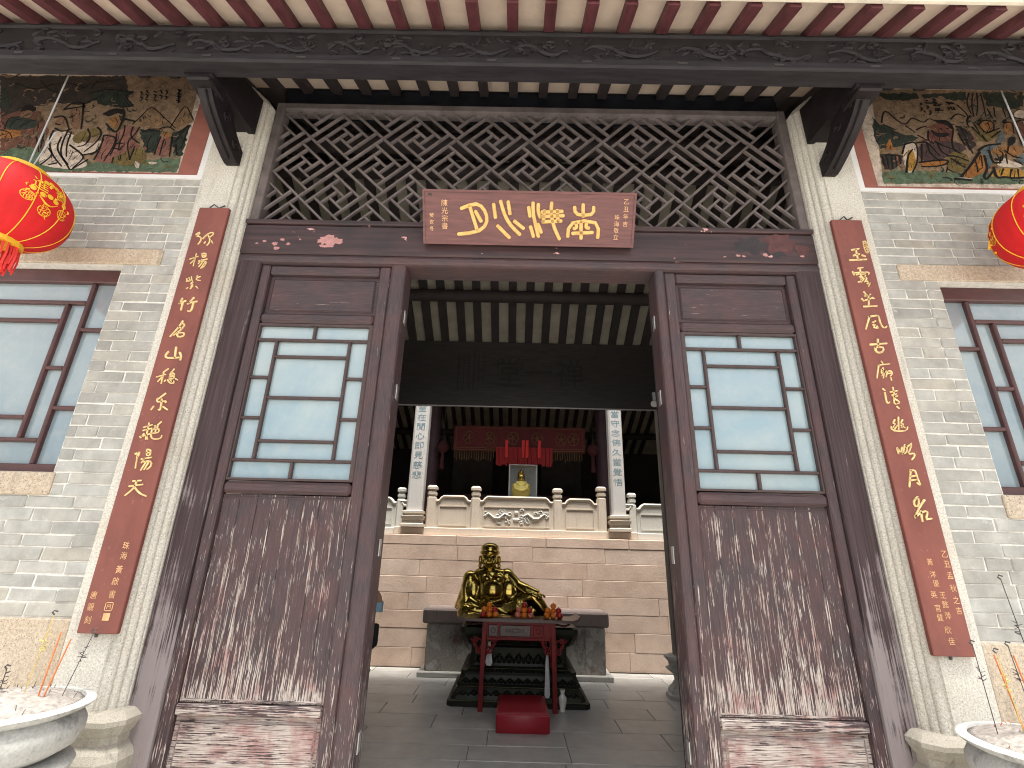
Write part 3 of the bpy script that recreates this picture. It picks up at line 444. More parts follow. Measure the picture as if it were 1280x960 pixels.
# ================================================================ the setting
PI = math.pi
o = MB().box(-400, 400, -400, 400, -.40, -.30).build('ground', MAT['pave'], kind='structure')
o = MB().box(-7, 7, -6, .1, -.29, -.012).build('forecourt_pavement', MAT['pave'], kind='structure')
fl = MB().box(-4.9, 4.9, .1, 5.19, -.10, -.010).build('floor', MAT['floorbed'], kind='structure')
rn = random.Random(3); y = .34; row = 0
while y < 5.15:
    d = rn.choice([.34, .38, .36, .42]); d = min(d, 5.17-y)
    x = -3.4-rn.uniform(0, .6)
    while x < 3.4:
        l = rn.uniform(.7, 1.25)
        me = mesh_box('slab', l-.007, d-.006, .05, .004, MAT['floor'], .0015, rn.randint(0, 99))
        inst('slab', me, (x+l/2, y+d/2, -.025+rn.uniform(-.0015, .0015)), fl, rot=(rn.uniform(-.001, .001), 0, rn.uniform(-.002, .002)))
        x += l
    y += d

# ================================================================ entrance hall
EH = thing('entrance_hall', (0, 0, 0), 'grey brick temple entrance hall with carved eaves, lattice transom and flaking maroon doors', 'temple')

def brick_wall(s):
    X = lambda a, b: (min(s*a, s*b), max(s*a, s*b))
    mb = MB()
    for a, b, z0, z1 in ((2.43, 4.75, 3.44, 5.5), (2.43, 2.82, 0, 3.44), (4.42, 4.75, 0, 3.44), (2.82, 4.42, 0, 2.0)):
        mb.box(*X(a, b), .005, .30, z0, z1)
    w = mb.build('wall', MAT['mortar'], EH)
    MB().box(*X(2.437, 4.7), -.012, .2, 0, 1.213, .006).build('dado_slab', MAT['granite_w'], w)
    MB().box(*X(2.56, 4.7), -.008, .28, 3.442, 3.566, .006).build('window_lintel', MAT['granite_w'], w)
    MB().box(*X(2.80, 4.45), -.010, .28, 1.865, 1.998, .006).build('window_sill', MAT['granite_w'], w)
    rb = random.Random(11 if s < 0 else 23); cache = {}
    def put(x0, x1, z0, z1):
        l = x1-x0
        if l < .035: return
        L = round(l*50)/50; h = round((z1-z0)*500)/500; v = rb.randint(0, 2)
        if (L, h, v) not in cache:
            cache[(L, h, v)] = mesh_box('brick', L-.007, .09, h-.0075, .004, MAT['brick'], .0036, rb.randint(0, 999))
        inst('brick', cache[(L, h, v)], (s*(x0+x1)/2, .045+rb.uniform(-.0025, .002), (z0+z1)/2), w,
             rot=(0, rb.uniform(-.004, .004), 0), scale=(l/L, 1, 1))
    def course(x0, x1, z0, z1, k):
        x = x0; first = True
        short = (x1-x0) < .5
        while x < x1-.03:
            if first: l = (.283, .145, .20)[k % 3 if rb.random() < .35 else k % 2]+rb.uniform(-.012, .012)
            else: l = (.283 if rb.random() < .86 else .145)+rb.uniform(-.014, .014)
            first = False
            if x+l > x1-.05: l = x1-x
            put(x, x+l, z0, z1); x += l
    k = 0
    for za, zb, n, segs in ((1.218, 1.862, 9, ((2.437, 4.72),)), (1.862, 2.0, 2, ((2.437, 2.80),)), (2.0, 3.44, 20, ((2.437, 2.82),)),
                            (3.44, 3.568, 2, ((2.437, 2.56),)), (3.568, 4.188, 9, ((2.437, 4.72),))):
        for i in range(n):
            h = (zb-za)/n
            for a, b in segs: course(a, b, za+i*h, za+(i+1)*h, k)
            k += 1
    return w

def smooth_poly(P, closed, rm, rough=False):
    P = [Vector(q) for q in P]
    if rough and closed:
        Q = []
        for a, b in zip(P, P[1:]+P[:1]):
            n = max(2, int((b-a).length/22)); nv = Vector((-(b-a).y, (b-a).x)).normalized()
            Q += [a.lerp(b, k/n)+(nv*rm.uniform(-11, 11) if k else Vector((0, 0))) for k in range(n)]
        return [tuple(q) for q in Q]
    for it in range(2):
        Q = [] if closed else [P[0]]
        for a, b in (zip(P, P[1:]+P[:1]) if closed else zip(P, P[1:])): Q += [a.lerp(b, .25), a.lerp(b, .75)]
        if not closed: Q.append(P[-1])
        P = [q+Vector((rm.uniform(-2.5, 2.5), rm.uniform(-2.5, 2.5))) for q in Q] if closed else Q
    return [tuple(q) for q in P]

def mural(s, data):
    X = lambda a, b: (min(s*a, s*b), max(s*a, s*b))
    m = MB().box(*X(2.44, 4.74), -.004, .02, 4.19, 5.40).build('mural', MAT['plaster'], EH)
    inner = 2.645 if s < 0 else 2.595
    MB().box(*X(2.487, 4.72), -.0060, 0, 4.222, 5.34).build('border', MAT['redbrown'], m)
    MB().box(*X(inner-.012, 4.70), -.0072, 0, 4.236, 5.25).build('border_line', MAT['p_cream'], m)
    grp = {}
    rm = random.Random(41+s)
    for i, (g, kind, c, w, pts) in enumerate(data): grp.setdefault(g, []).append((i, kind, c, w, pts))
    for g, items in grp.items():
        cols = sorted({it[2] for it in items} | {'ink'}); mb = MB()
        for i, kind, c, w, pts in items:
            mb.cur = cols.index(c); y0 = -.0084-.00022*i
            for poly in pts:
                poly = smooth_poly(poly, kind == 'p', rm, g == 'painted_landscape') if c != 'tan' else poly
                P2 = [(max(min(u/1000, 4.69), -4.69), min(v/1000, 5.235)) for u, v in poly]
                if kind == 'p':
                    P3 = [(u, y0, v) for u, v in P2]; mb.add(P3, [tuple(range(len(P3)))])
                    us = [q[0] for q in P2]; vs_ = [q[1] for q in P2]; area = (max(us)-min(us))*(max(vs_)-min(vs_))
                    def inside(u, v):
                        r = False
                        for (x1, z1), (x2, z2) in zip(P2, P2[1:]+P2[:1]):
                            if (z1 > v) != (z2 > v) and u < (x2-x1)*(v-z1)/(z2-z1)+x1: r = not r
                        return r
                    dr = rm.uniform(1.0, 2.1); nb = int(min(45, 5+area*190)) if c not in ('ink', 'hair') else 0
                    mb.cur = cols.index('ink') if c not in ('green', 'tan', 'soot') else cols.index(c)
                    for _ in range(nb):
                        u, v = rm.uniform(min(us), max(us)), rm.uniform(min(vs_), max(vs_)); a = dr+rm.uniform(-.5, .5); L = rm.uniform(.025, .09); pts_ = []
                        for q in range(4):
                            if inside(u, v): pts_.append((u, v))
                            u += math.cos(a)*L/3; v += math.sin(a)*L/3; a += rm.uniform(-.35, .35)
                        if len(pts_) > 2: mb.stroke(pts_, rm.uniform(.003, .007), lambda u, v, d, y0=y0: (u, y0-.00008-d, v), h=.0003)
                    mb.cur = cols.index(c)
                else:
                    mb.stroke(P2, w*.0021, lambda u, v, d, y0=y0: (u, y0-d, v), h=.0006)
        mb.build(g.split('.')[0], [MAT['p_'+c] for c in cols], m, recalc=False)
    # loose brushwork filling the ground between the figures
    pal = ['soot', 'bush', 'rust', 'skin2', 'olive', 'green', 'ochre', 'rose', 'cream', 'ink', 'slate']; mb = MB()
    for _ in range(230):
        u = rm.uniform(inner+.03, 4.5); v = rm.uniform(4.27, 5.2); t_ = (v-4.27)/.93
        if t_ < .16: c = rm.choice(['green', 'olive', 'bush', 'green'])
        elif t_ < .6: c = rm.choice(['rust', 'skin2', 'rose', 'bush', 'soot', 'olive', 'ochre', 'skin2', 'rust'])
        else: c = rm.choice(['soot', 'bush', 'bush', 'skin2', 'ochre', 'soot', 'ink'])
        if u-inner < .45 and t_ > .55 and rm.random() < .8: continue
        mb.cur = pal.index(c); L = rm.uniform(.02, .085); a = rm.uniform(0, 6.3); w = rm.uniform(.006, .02) if c != 'ink' else .004
        pts_ = [(s*(u+math.cos(a+.5*q)*L*q/3), v+math.sin(a+.5*q)*L*.8*q/3) for q in range(4)]
        yy = -.0084-.00022*6.4-_*.0000002
        if all(inner+.01 < abs(q[0]) < 4.65 and 4.245 < q[1] < 5.23 for q in pts_): mb.stroke(pts_, w, lambda u, v, d, y0=yy: (u, y0-d, v), h=.00015)
    mb.build('brushwork', [MAT['p_'+c] for c in pal], m, recalc=False, kind='stuff')
    return m

def pilaster(s):
    prof = [(2.432, -.02), (2.190, -.02), (2.186, -.006), (2.176, -.004)]
    for i in range(31):
        q = i/30; h = .011*abs(math.sin(3*PI*q))**.6; prof.append((2.174-.073*q-.83*h, -.004+.100*q-.56*h))
    prof += [(2.097, .10), (2.097, .29), (2.432, .29)]
    mb = MB(); mb.loft([[(s*x, y, z) for x, y in prof] for z in (.79, 5.0)]+[[(s*(x+.02*(2.432-x)/.335*2), y, 5.06) for x, y in prof]]+[[(s*(x+.05*(2.432-x)/.335*2), y, 5.12) for x, y in prof]])
    p = mb.build('stone_pilaster', MAT['granite'], EH)
    x0, x1, y0, y1 = 2.06, 2.44, -.02, .25
    mb = MB(); rings = []
    for z, q in ((0, .11), (.22, .11), (.25, .08), (.30, .075), (.36, .10), (.44, .10), (.50, .05), (.545, .055), (.58, .055), (.615, .04), (.635, .02), (.645, .008), (.68, .008), (.69, .02), (.715, .035), (.735, .048), (.757, .048), (.782, .018), (.79, .0)):
        a, b, c, d = x0-q, x1+q*.3, y0-q, y1+.02; ch = .05+q*.3
        rings.append([(s*u, v, z) for u, v in ((a+ch, c), (b-ch*.3, c), (b, c+ch), (b, d), (a, d), (a, c+ch))])
    mb.loft(rings); mb.build('pilaster_base', MAT['granite_b'], p)
    return p

for s, dat in ((-1, MURAL_L), (1, MURAL_R)):
    brick_wall(s); mural(s, dat); pilaster(s)

# --- door frame
for s in (-1, 1):
    MB().box(min(s*1.93, s*2.099), max(s*1.93, s*2.099), .105, .285, 0, 3.615, .012).build('door_post', MAT['post'], EH)
    mb = MB(); e0 = .876 if s < 0 else .916; poly = [(e0, .30), (e0, .135), (e0+.007, .122), (e0+.02, .115), (.965, .115), (.978, .122), (.985, .135), (.985, .30)]
    mb.loft([[(s*x, y, z) for x, y in poly] for z in (0, 3.56)]); ml = mb.build('door_mullion', MAT['stile'], EH)
    for z in (3.18, 2.62, 1.62, .62):
        h = MB().box(min(s*(e0-.004), s*(e0-.001)), max(s*(e0-.004), s*(e0-.001)), .20, .25, z-.05, z+.05); h.tube([(s*(e0-.004), .20, z-.05), (s*(e0-.004), .20, z+.05)], .005, 8)
        h.build('hinge', MAT['metal'], ml)
lt = MB().box(-2.098, 2.098, .092, .285, 3.622, 3.868, .010).build('lintel', MAT['beam'], EH)
pl = [(.30, 3.550), (.125, 3.550), (.108, 3.558), (.100, 3.575), (.100, 3.600), (.110, 3.6205), (.30, 3.6205)]
MB().loft([[(x, y, z) for y, z in pl] for x in (-2.09, 2.09)]).build('lintel_moulding', MAT['rail'], lt)
MB().box(-2.095, 2.095, .075, .285, 3.870, 3.908, .008).build('lintel_ledge', MAT['beam'], lt)
rl = random.Random(77)
fy = [0.0]
def flake(x, z, r, mat):
    fy[0] += .00006; n = rl.randint(13, 21); P3 = []
    for i in range(n):
        a = 2*PI*i/n; q = r*rl.uniform(.55, 1.15); P3.append((x+q*1.25*math.cos(a), .0913-fy[0], z+q*.8*math.sin(a)))
    MB().add(P3, [tuple(range(n))]).build('paint_flake', mat, lt, recalc=False)
pk = plain('bare_pink_primer', (.42, .21, .20), .85, .2, 30, .3, 80); dkp = plain('dark_bare_patch', (.026, .020, .023), .6, .3, 20, .2, 60); rdp = plain('red_bare_patch', (.085, .032, .031), .7, .3, 20, .2, 60)
for x, z, r in ((-1.49, 3.735, .045), (-1.46, 3.755, .05), (-1.42, 3.735, .05), (-1.50, 3.69, .018), (-1.455, 3.69, .03), (-1.93, 3.72, .013), (-1.85, 3.70, .022), (-1.80, 3.735, .015), (-1.75, 3.70, .014), (-1.98, 3.70, .010), (-1.67, 3.74, .010), (-1.83, 3.66, .02), (1.52, 3.675, .014), (1.56, 3.67, .012), (1.72, 3.685, .018), (1.98, 3.68, .015)): flake(x, z, r, pk)
for x, z, r in ((1.62, 3.77, .10), (1.80, 3.72, .07), (.55, 3.80, .03)): flake(x, z, r, dkp)
for x, z, r in ((1.84, 3.78, .11), (1.98, 3.74, .06)): flake(x, z, r, rdp)
MB().box(-.98, .98, .11, .30, -.01, .16, .01).build('threshold', MAT['granite_g'], EH)

# --- lattice transom: pinwheel frets on a grid turned 45 degrees
lf = MB()
for s in (-1, 1): lf.box(min(s*2.03, s*2.096), max(s*2.03, s*2.096), .115, .22, 3.909, 5.10, .006)
lf.box(-2.03, 2.03, .118, .22, 5.035, 5.10, .006)
lf.box(-2.03, 2.03, .125, .22, 3.909, 3.922)
LT = lf.build('lattice_transom', MAT['lattice'], EH)
A_ = .595/math.sqrt(2); U_ = Vector((1, -1))/math.sqrt(2); V_ = Vector((-1, -1))/math.sqrt(2); O_ = Vector((0, 4.775))
segs = []
def clip(p, q, R=(-2.032, 2.032, 3.92, 5.037)):
    d = q-p; t0, t1 = 0.0, 1.0
    for pp, qq in ((-d.x, p.x-R[0]), (d.x, R[1]-p.x), (-d.y, p.y-R[2]), (d.y, R[3]-p.y)):
        if abs(pp) < 1e-12:
            if qq < 0: return None
        else:
            t = qq/pp
            if pp < 0: t0 = max(t0, t)
            else: t1 = min(t1, t)
    return None if t0 >= t1 else (p+d*t0, p+d*t1)
w5 = A_/5
for i in range(-9, 10):
    segs.append((0, O_+V_*A_*i-U_*A_*12, O_+V_*A_*i+U_*A_*12)); segs.append((1, O_+U_*A_*i-V_*A_*12, O_+U_*A_*i+V_*A_*12))
    for j in range(-9, 10):
        c = O_+U_*A_*i+V_*A_*j
        if abs((c+U_*A_/2+V_*A_/2).x) > 2.6 or not 3.3 < (c+(U_+V_)*A_/2).y < 5.6: continue
        P = lambda u, v: c+U_*w5*u+V_*w5*v
        for k, a, b in ((0, (0, 1), (4, 1)), (1, (4, 0), (4, 4)), (0, (1, 4), (5, 4)), (1, (1, 1), (1, 5)), (0, (1, 2), (3, 2)), (1, (3, 1), (3, 3)), (0, (2, 3), (4, 3)), (1, (2, 2), (2, 4))):
            segs.append((k, P(*a), P(*b)))
bars = []
for k, p, q in segs:
    r = clip(p, q)
    if r and (r[1]-r[0]).length > .03: bars.append((k, *r))
bars.sort(key=lambda b: -(b[2]-b[1]).length)
bc = {}; rest = MB()
for n_, (k, p, q) in enumerate(bars):
    L = (q-p).length; m = (p+q)/2; ang = math.atan2(q.y-p.y, q.x-p.x); yy = .160 if k == 0 else .1618
    if n_ < 296:
        key = round(L*500)
        if key not in bc: bc[key] = mesh_box('bar', key/500, .026, .0172, .003, MAT['lattice'])
        inst('bar', bc[key], (m.x, yy, m.y), LT, rot=(0, -ang, 0))
    else:
        vs, fs = cbox(L, .026, .0172, .003); ca, sa = math.cos(ang), math.sin(ang)
        rest.add([(m.x+x*ca-z*sa, yy+y, m.y+x*sa+z*ca) for x, y, z in vs], fs)
if rest.v: rest.build('bar', MAT['lattice'], LT, kind='stuff')

# --- outer door leaves
def door(s):
    X = lambda a, b: (min(s*a, s*b), max(s*a, s*b))
    mb = MB()
    mb.box(*X(.987, 1.066), .132, .20, .02, 3.548, .008).box(*X(1.866, 1.929), .132, .20, .02, 3.548, .008)
    d = mb.build('door', MAT['stile'], EH, label='flaking maroon door leaf with glazed lattice above weathered planks')
    for z0, z1 in ((3.475, 3.546), (.742, .796), (.02, .19)): MB().box(*X(1.068, 1.864), .136, .198, z0, z1, .01).build('rail', MAT['rail'], d)
    for z0, z1 in ((3.088, 3.16), (1.918, 1.992)): MB().box(*X(1.068, 1.864), .128, .198, z0, z1, .018).build('rail', MAT['rail'], d)
    # raised top and foot panels
    for nm, z0, z1, mt in (('top_panel', 3.165, 3.472, 'toppanel'), ('foot_panel', .194, .738, 'botpanel')):
        a, b = 1.07, 1.862; q = .035; yb, yf = .172, .160
        rg = [[(s*x, yb, z) for x, z in ((a, z0), (b, z0), (b, z1), (a, z1))], [(s*x, yb, z) for x, z in ((a+q*.6, z0+q*.6), (b-q*.6, z0+q*.6), (b-q*.6, z1-q*.6), (a+q*.6, z1-q*.6))],
              [(s*x, yf, z) for x, z in ((a+q, z0+q), (b-q, z0+q), (b-q, z1-q), (a+q, z1-q))]]
        MB().loft([[(x, .195, z) for x, y, z in rg[0]]]+rg).build(nm, MAT[mt], d)
    rp = random.Random(5+s); xs = [1.07]
    for i in range(8): xs.append(xs[-1]+rp.uniform(.09, .11))
    k = (1.862-1.07)/(xs[-1]-1.07); xs = [1.07+(x-1.07)*k for x in xs]
    for a, b in zip(xs, xs[1:]):
        MB().box(*X(a+.001, b-.001), .160+rp.uniform(-.0015, .0025), .185, .80, 1.914, .0025).build('plank', MAT['plank'], d)
    # batten lines across the planks
    for z in (1.895, .812): MB().box(*X(1.085, 1.85), .1575, .165, z-.006, z+.006, .002).build('batten', MAT['rail'], d)
    # glazing
    g0, g1, zb, zt = 1.083, 1.866, 2.0, 3.084
    fr = MB().box(*X(g0-.014, g0+.012), .146, .19, zb, zt).box(*X(g1-.012, g1-.002), .146, .19, zb, zt).box(*X(g0+.012, g1-.012), .1465, .19, zt-.016, zt).box(*X(g0+.012, g1-.012), .1465, .19, zb, zb+.014)
    fr.build('glazing_frame', MAT['muntin'], d)
    t = .0095
    def bar(x0, x1, z0, z1): MB().box(*X(x0, x1), .148, .188, z0, z1, .004).build('muntin', MAT['muntin'], d)
    a, b, c, e = g0+.012, 1.217, 1.724, g1-.012; m = 1.472
    bar(a, e, 2.962-t, 2.962+t); bar(a, e, 2.127-t, 2.127+t)
    bar(m-t, m+t, 2.962+t, zt-.016); bar(m-t, m+t, zb+.014, 2.127-t)
    bar(b-t, b+t, 2.127+t, 2.962-t); bar(c-t, c+t, 2.127+t, 2.962-t)
    for z in (2.838, 2.545, 2.252): bar(b+t, c-t, z-t, z+t)
    for z in (2.686, 2.404): bar(a, b-t, z-t, z+t); bar(c+t, e, z-t, z+t)
    def pane(x0, x1, z0, z1):
        x0, x1 = X(x0, x1); cx, cz = (x0+x1)/2, (z0+z1)/2
        me = mesh_box('pane', x1-x0-.001, .004, z1-z0-.001, .0005, MAT['glass'])
        inst('pane', me, (cx, .176, cz), d, rot=(rp.uniform(-.012, .006), 0, rp.uniform(-.008, .008)))
    for x0, x1 in ((a, m), (m, e)): pane(x0, x1, 2.962, zt-.01); pane(x0, x1, zb+.01, 2.127)
    for z0, z1 in ((2.838, 2.962), (2.545, 2.838), (2.252, 2.545), (2.127, 2.252)): pane(b, c, z0, z1)
    for z0, z1 in ((2.686, 2.962), (2.404, 2.686), (2.127, 2.404)): pane(a, b, z0, z1); pane(c, e, z0, z1)
    # the middle leaf, folded back inside behind this one
    p0 = Vector((s*.93, .31)); dr = Vector((s*.80, .50)).normalized(); nr = Vector((-dr.y, dr.x))*.022
    mb = MB(); q = p0+dr*.9
    mb.loft([[(*(p0+nr), z), (*(q+nr), z), (*(q-nr), z), (*(p0-nr), z)] for z in (.17, 3.5)])
    mb.build('folded_door', MAT['dark'], EH)
for s in (-1, 1): door(s)

# --- windows
def window(s):
    X = lambda a, b: (min(s*a, s*b), max(s*a, s*b)); W = 7.24
    mb = MB().box(*X(2.822, 4.418), .075, .16, 3.338, 3.439, .006).box(*X(2.822, 4.418), .075, .16, 2.0, 2.058, .006)
    mb.box(*X(2.822, 2.846), .08, .16, 2.058, 3.338).box(*X(4.394, 4.418), .08, .16, 2.058, 3.338)
    f = mb.build('window', MAT['winwood'], EH)
    t = .0125
    def bar(x0, x1, z0, z1): MB().box(*X(x0, x1), .085, .135, z0, z1, .006).build('muntin', MAT['winwood'], f)
    rw = random.Random(31+s)
    def pane(x0, x1, z0, z1):
        x0, x1 = X(x0, x1); me = mesh_box('pane', x1-x0-.001, .004, z1-z0-.001, .0005, MAT['glass_w'])
        inst('pane', me, ((x0+x1)/2, .118, (z0+z1)/2), f, rot=(rw.uniform(-.012, .006), 0, rw.uniform(-.01, .01)))
    for mir in (0, 1):
        M = (lambda x: W-x) if mir else (lambda x: x)
        R = lambda a, b: (min(M(a), M(b)), max(M(a), M(b)))
        bar(*R(3.06-t, 3.06+t), 2.058, 3.338); bar(*R(3.20-t, 3.20+t), 2.21+t, 3.185-t)
        bar(*R(3.06+t, 3.20-t), 2.698-t, 2.698+t)
        for z in (2.979, 2.423): bar(*R(2.846, 3.06-t), z-t, z+t)
        for z0, z1 in ((2.979, 3.338), (2.423, 2.979), (2.058, 2.423)): pane(*R(2.846, 3.06), z0, z1)
        for z0, z1 in ((2.698, 3.185), (2.21, 2.698)): pane(*R(3.06, 3.20), z0, z1)
    for z, x in ((3.185, 3.06), (2.21, 3.06), (3.044, 3.20), (2.357, 3.20)): bar(x+t, W-x-t, z-t, z+t)
    pane(3.06, W-3.06, 3.185, 3.338); pane(3.06, W-3.06, 2.058, 2.21)
    for z0, z1 in ((3.044, 3.185), (2.357, 3.044), (2.21, 2.357)): pane(3.20, W-3.20, z0, z1)
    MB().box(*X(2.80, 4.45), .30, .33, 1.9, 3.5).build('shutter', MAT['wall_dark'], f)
for s in (-1, 1): window(s)

# --- eaves: carved beam on brackets, rafters, soffit, roof
SL = .44
def soff(y): return 5.0+SL*(y+.6) if y < 1.6 else 5.0+SL*2.2-.59*(y-1.6)
mb = MB(); pr = [(-.612, 4.935), (-.612, 4.915), (-.600, 4.90), (-.600, 4.67), (-.612, 4.655), (-.634, 4.650), (-.634, 4.602), (-.62, 4.590), (-.51, 4.590), (-.51, 4.945), (-.605, 4.945)]
EB = MB().loft([[(x, y, z) for y, z in pr] for x in (-4.8, 4.8)]).build('eave_beam', MAT['dark'], EH, label='dark eave beam carved with scrolling vines')
re = random.Random(9)
def curl(mb, cx, cz, r0, turns, a0, dirn, th):
    pts = []
    n = int(10*turns)+4
    for i in range(n+1):
        t = i/n; a = a0+dirn*turns*2*PI*t; r = r0*(1-t*.85)
        pts.append((cx+r*math.cos(a), -.601, cz+r*.8*math.sin(a)))
    mb.tube(pts, [1.5*th*(1-.5*i/n) for i in range(n+1)], 5)
x = -4.4
while x < 4.4:
    mb = MB(); L = re.uniform(.34, .5)
    pts = [(x+L*t, -.601, 4.76+.045*math.sin(t*6.3+re.uniform(0, .6))) for t in [i/10 for i in range(11)]]
    mb.tube(pts, [.010+.009*math.sin(PI*i/10) for i in range(11)], 6)
    for j in range(re.randint(7, 10)):
        cx = x+L*re.random(); curl(mb, cx, 4.77+re.uniform(-.08, .10), re.uniform(.022, .05), re.uniform(.7, 1.4), re.uniform(0, 6.3), re.choice([-1, 1]), re.uniform(.005, .010))
    for j in range(re.randint(5, 8)):
        cx = x+L*re.random(); cz = 4.77+re.uniform(-.08, .10); a = re.uniform(-1.2, 1.2)
        mb.ball((cx, -.600, cz), (.045, .014, .015), 8, 5, Matrix.Rotation(a, 3, 'Y'))
    mb.build('carved_vine', MAT['dark'], EB)
    x += L+re.uniform(.02, .12)
for x in [-3.4+i*.62 for i in range(12)]: MB().box(x, x+.06, -.6375, -.634, 4.618, 4.632).build('slot', MAT['wall_dark'], EB)
def purlin(name, y, z, r, mat, x=4.8):
    MB().loft([[(xx, y+r*math.cos(2*PI*i/16), z+r*math.sin(2*PI*i/16)) for i in range(16)] for xx in (-x, x)]).build(name, mat, EH, smooth=40)
MB().box(-4.8, 4.8, -.47, -.40, 4.715, soff(-.47)-.07, .02).build('eave_purlin', MAT['navy'], EH)
MB().box(-2.09, 2.09, .185, .30, 5.102, 5.33, .004).build('head_board', MAT['navy'], EH)
for y in (.9, 1.6): purlin('purlin', y, soff(y)-.07-.10, .10, MAT['rafterdark'])
for y in (2.3, 3.03): purlin('purlin', y, soff(y)-.07-.085, .085, MAT['rafterdark'])
def bar_yz(name, y0, y1, w, h, mat, hh=0.0):
    """a sloping batten, origin at x=0"""
    mb = MB(); mb.loft([[(-w/2, y, soff(y)-h), (w/2, y, soff(y)-h), (w/2, y, soff(y)), (-w/2, y, soff(y))] for y in (y0, y1)])
    me = bpy.data.meshes.new(name); me.from_pydata(mb.v, [], mb.f); me.materials.append(mat); return me
rf = [bar_yz('rafter', -.862, -.49, .072, .068, MAT['rafter']), bar_yz('rafter', -.49, 1.6, .072, .068, MAT['rafterdark']), bar_yz('rafter', 1.601, 4.04, .112, .068, MAT['rafterdark'])]  # rafters continue behind the beam in a darker colour that paints in the shade
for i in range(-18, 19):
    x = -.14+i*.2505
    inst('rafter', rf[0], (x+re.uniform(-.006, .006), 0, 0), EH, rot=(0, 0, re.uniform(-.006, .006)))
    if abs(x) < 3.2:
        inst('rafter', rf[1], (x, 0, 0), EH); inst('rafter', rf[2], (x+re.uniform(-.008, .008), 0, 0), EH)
def slab(name, y0, y1, o0, o1, mat, x=4.85):
    ys = [y0, y1]
    MB().loft([[(-x, y, soff(y)+o0), (x, y, soff(y)+o0), (x, y, soff(y)+o1), (-x, y, soff(y)+o1)] for y in ys]).build(name, mat, EH)
slab('soffit', -.868, .185, .001, .03, MAT['soffit']); slab('soffit', .187, 1.6, .001, .03, MAT['wall_dark']); slab('soffit', 1.602, 4.06, .001, .03, MAT['soffit2'])  # stretch behind the lattice coloured near-black to stand for the unlit hall
slab('roof', -.93, 1.60, .032, .22, MAT['tile']); slab('roof', 1.602, 4.08, .032, .22, MAT['tile'])
yb = -.872; MB().box(-4.85, 4.85, yb-.03, yb, soff(yb)-.045, soff(yb)+.10, .006).build('eave_board', MAT['eave'], EH)
# roof tiles: rounded tile rows with end discs along the eave
tr = MB(); tr.tube([(0, -1.03, soff(-1.03)+.245), (0, 1.6, soff(1.6)+.245)], .06, 12); tr.tube([(0, -1.05, soff(-1.05)+.245), (0, -1.03, soff(-1.03)+.245)], .068, 12)
tme = bpy.data.meshes.new('tile_row'); tme.from_pydata(tr.v, [], tr.f); tme.materials.append(MAT['tile'])
for i in range(-19, 20): inst('tile_row', tme, (-.015+i*.2505, 0, 0), EH)
# brackets
for s in (-1, 1):
    arm = [(.0, 4.63), (-.18, 4.61), (-.40, 4.60), (-.52, 4.565), (-.545, 4.57), (-.545, 4.80), (.0, 4.98)]
    fn = lambda y, z, w: (s*(2.135+w), y, z)
    b = MB().extrude(arm, .19, fn).build('bracket', MAT['bracket'], EH)
    strut = [(-.021, 4.30), (-.021, 4.425), (-.06, 4.445), (-.13, 4.49), (-.19, 4.545), (-.23, 4.600), (-.49, 4.598), (-.495, 4.575), (-.47, 4.53), (-.42, 4.475), (-.35, 4.425), (-.27, 4.38), (-.18, 4.335), (-.10, 4.303), (-.055, 4.292)]
    fn2 = lambda y, z, w: (s*(2.175+w), y, z)
    st_ = MB().extrude(strut, .095, fn2).build('strut', MAT['bracket'], b)
    for cy_, cz_, r_ in ((-.41, 4.555, .040), (-.27, 4.50, .045), (-.12, 4.40, .05)):
        for xf in (2.173, 2.272):
            MB().tube([(s*xf, cy_+r_*(1-k/16)*math.cos(k*.75), cz_+r_*(1-k/16)*math.sin(k*.75)) for k in range(15)], .007, 5).build('scroll', MAT['bracket'], st_)
    MB().tube([(s*2.222, y_, z_) for y_, z_ in ((-.475, 4.525), (-.42, 4.470), (-.35, 4.420), (-.27, 4.375), (-.18, 4.330), (-.10, 4.298))], .016, 8).build('ridge', MAT['bracket'], st_)
    MB().box(min(s*2.15, s*2.31), max(s*2.15, s*2.31), -.545, -.36, 4.535, 4.603, .012).build('strut_block', MAT['bracket'], b)
    MB().tube([(s*2.27, .02, 5.05), (s*2.27, -.40, 4.93)], [.06, .05], 10).build('beam_end', MAT['bracket'], b)
# inner walls and gables
for s in (-1, 1):
    MB().box(min(s*4.75, s*4.95), max(s*4.75, s*4.95), .0, 4.2, -.05, 6.3).build('gable_wall', MAT['wall_in'], EH)
    MB().box(min(s*2.44, s*4.74), max(s*2.44, s*4.74), .34, .36, 0, 5.6).build('inner_plaster', MAT['wall_in'], EH)
# inner columns on waisted stone bases
for s in (-1, 1):
    cx = s*2.105; cy = 3.92
    c_ = MB().lathe([(.135, .47), (.14, 1.0), (.13, soff(cy)-.08)], (cx, cy, 0), 20).build('inner_column', plain('grey_column_wood', (.17, .155, .135), .7, .3, 4, .3, 40, stretch=(6, 6, .6)) if s < 0 else bpy.data.materials['grey_column_wood'], EH, smooth=50)
    MB().lathe([(.25, 0), (.25, .045), (.225, .06), (.215, .10), (.165, .15), (.135, .20), (.15, .25), (.215, .295), (.235, .32), (.19, .345), (.20, .385), (.245, .43), (.245, .455), (.19, .47)], (cx, cy, 0), 8, PI/8).build('column_base', MAT['granite_g'], c_)
# tie beams
MB().box(-2.6, 2.6, 3.90, 4.02, 4.30, 4.46, .01).build('tie_beam', MAT['rafterdark'], EH)

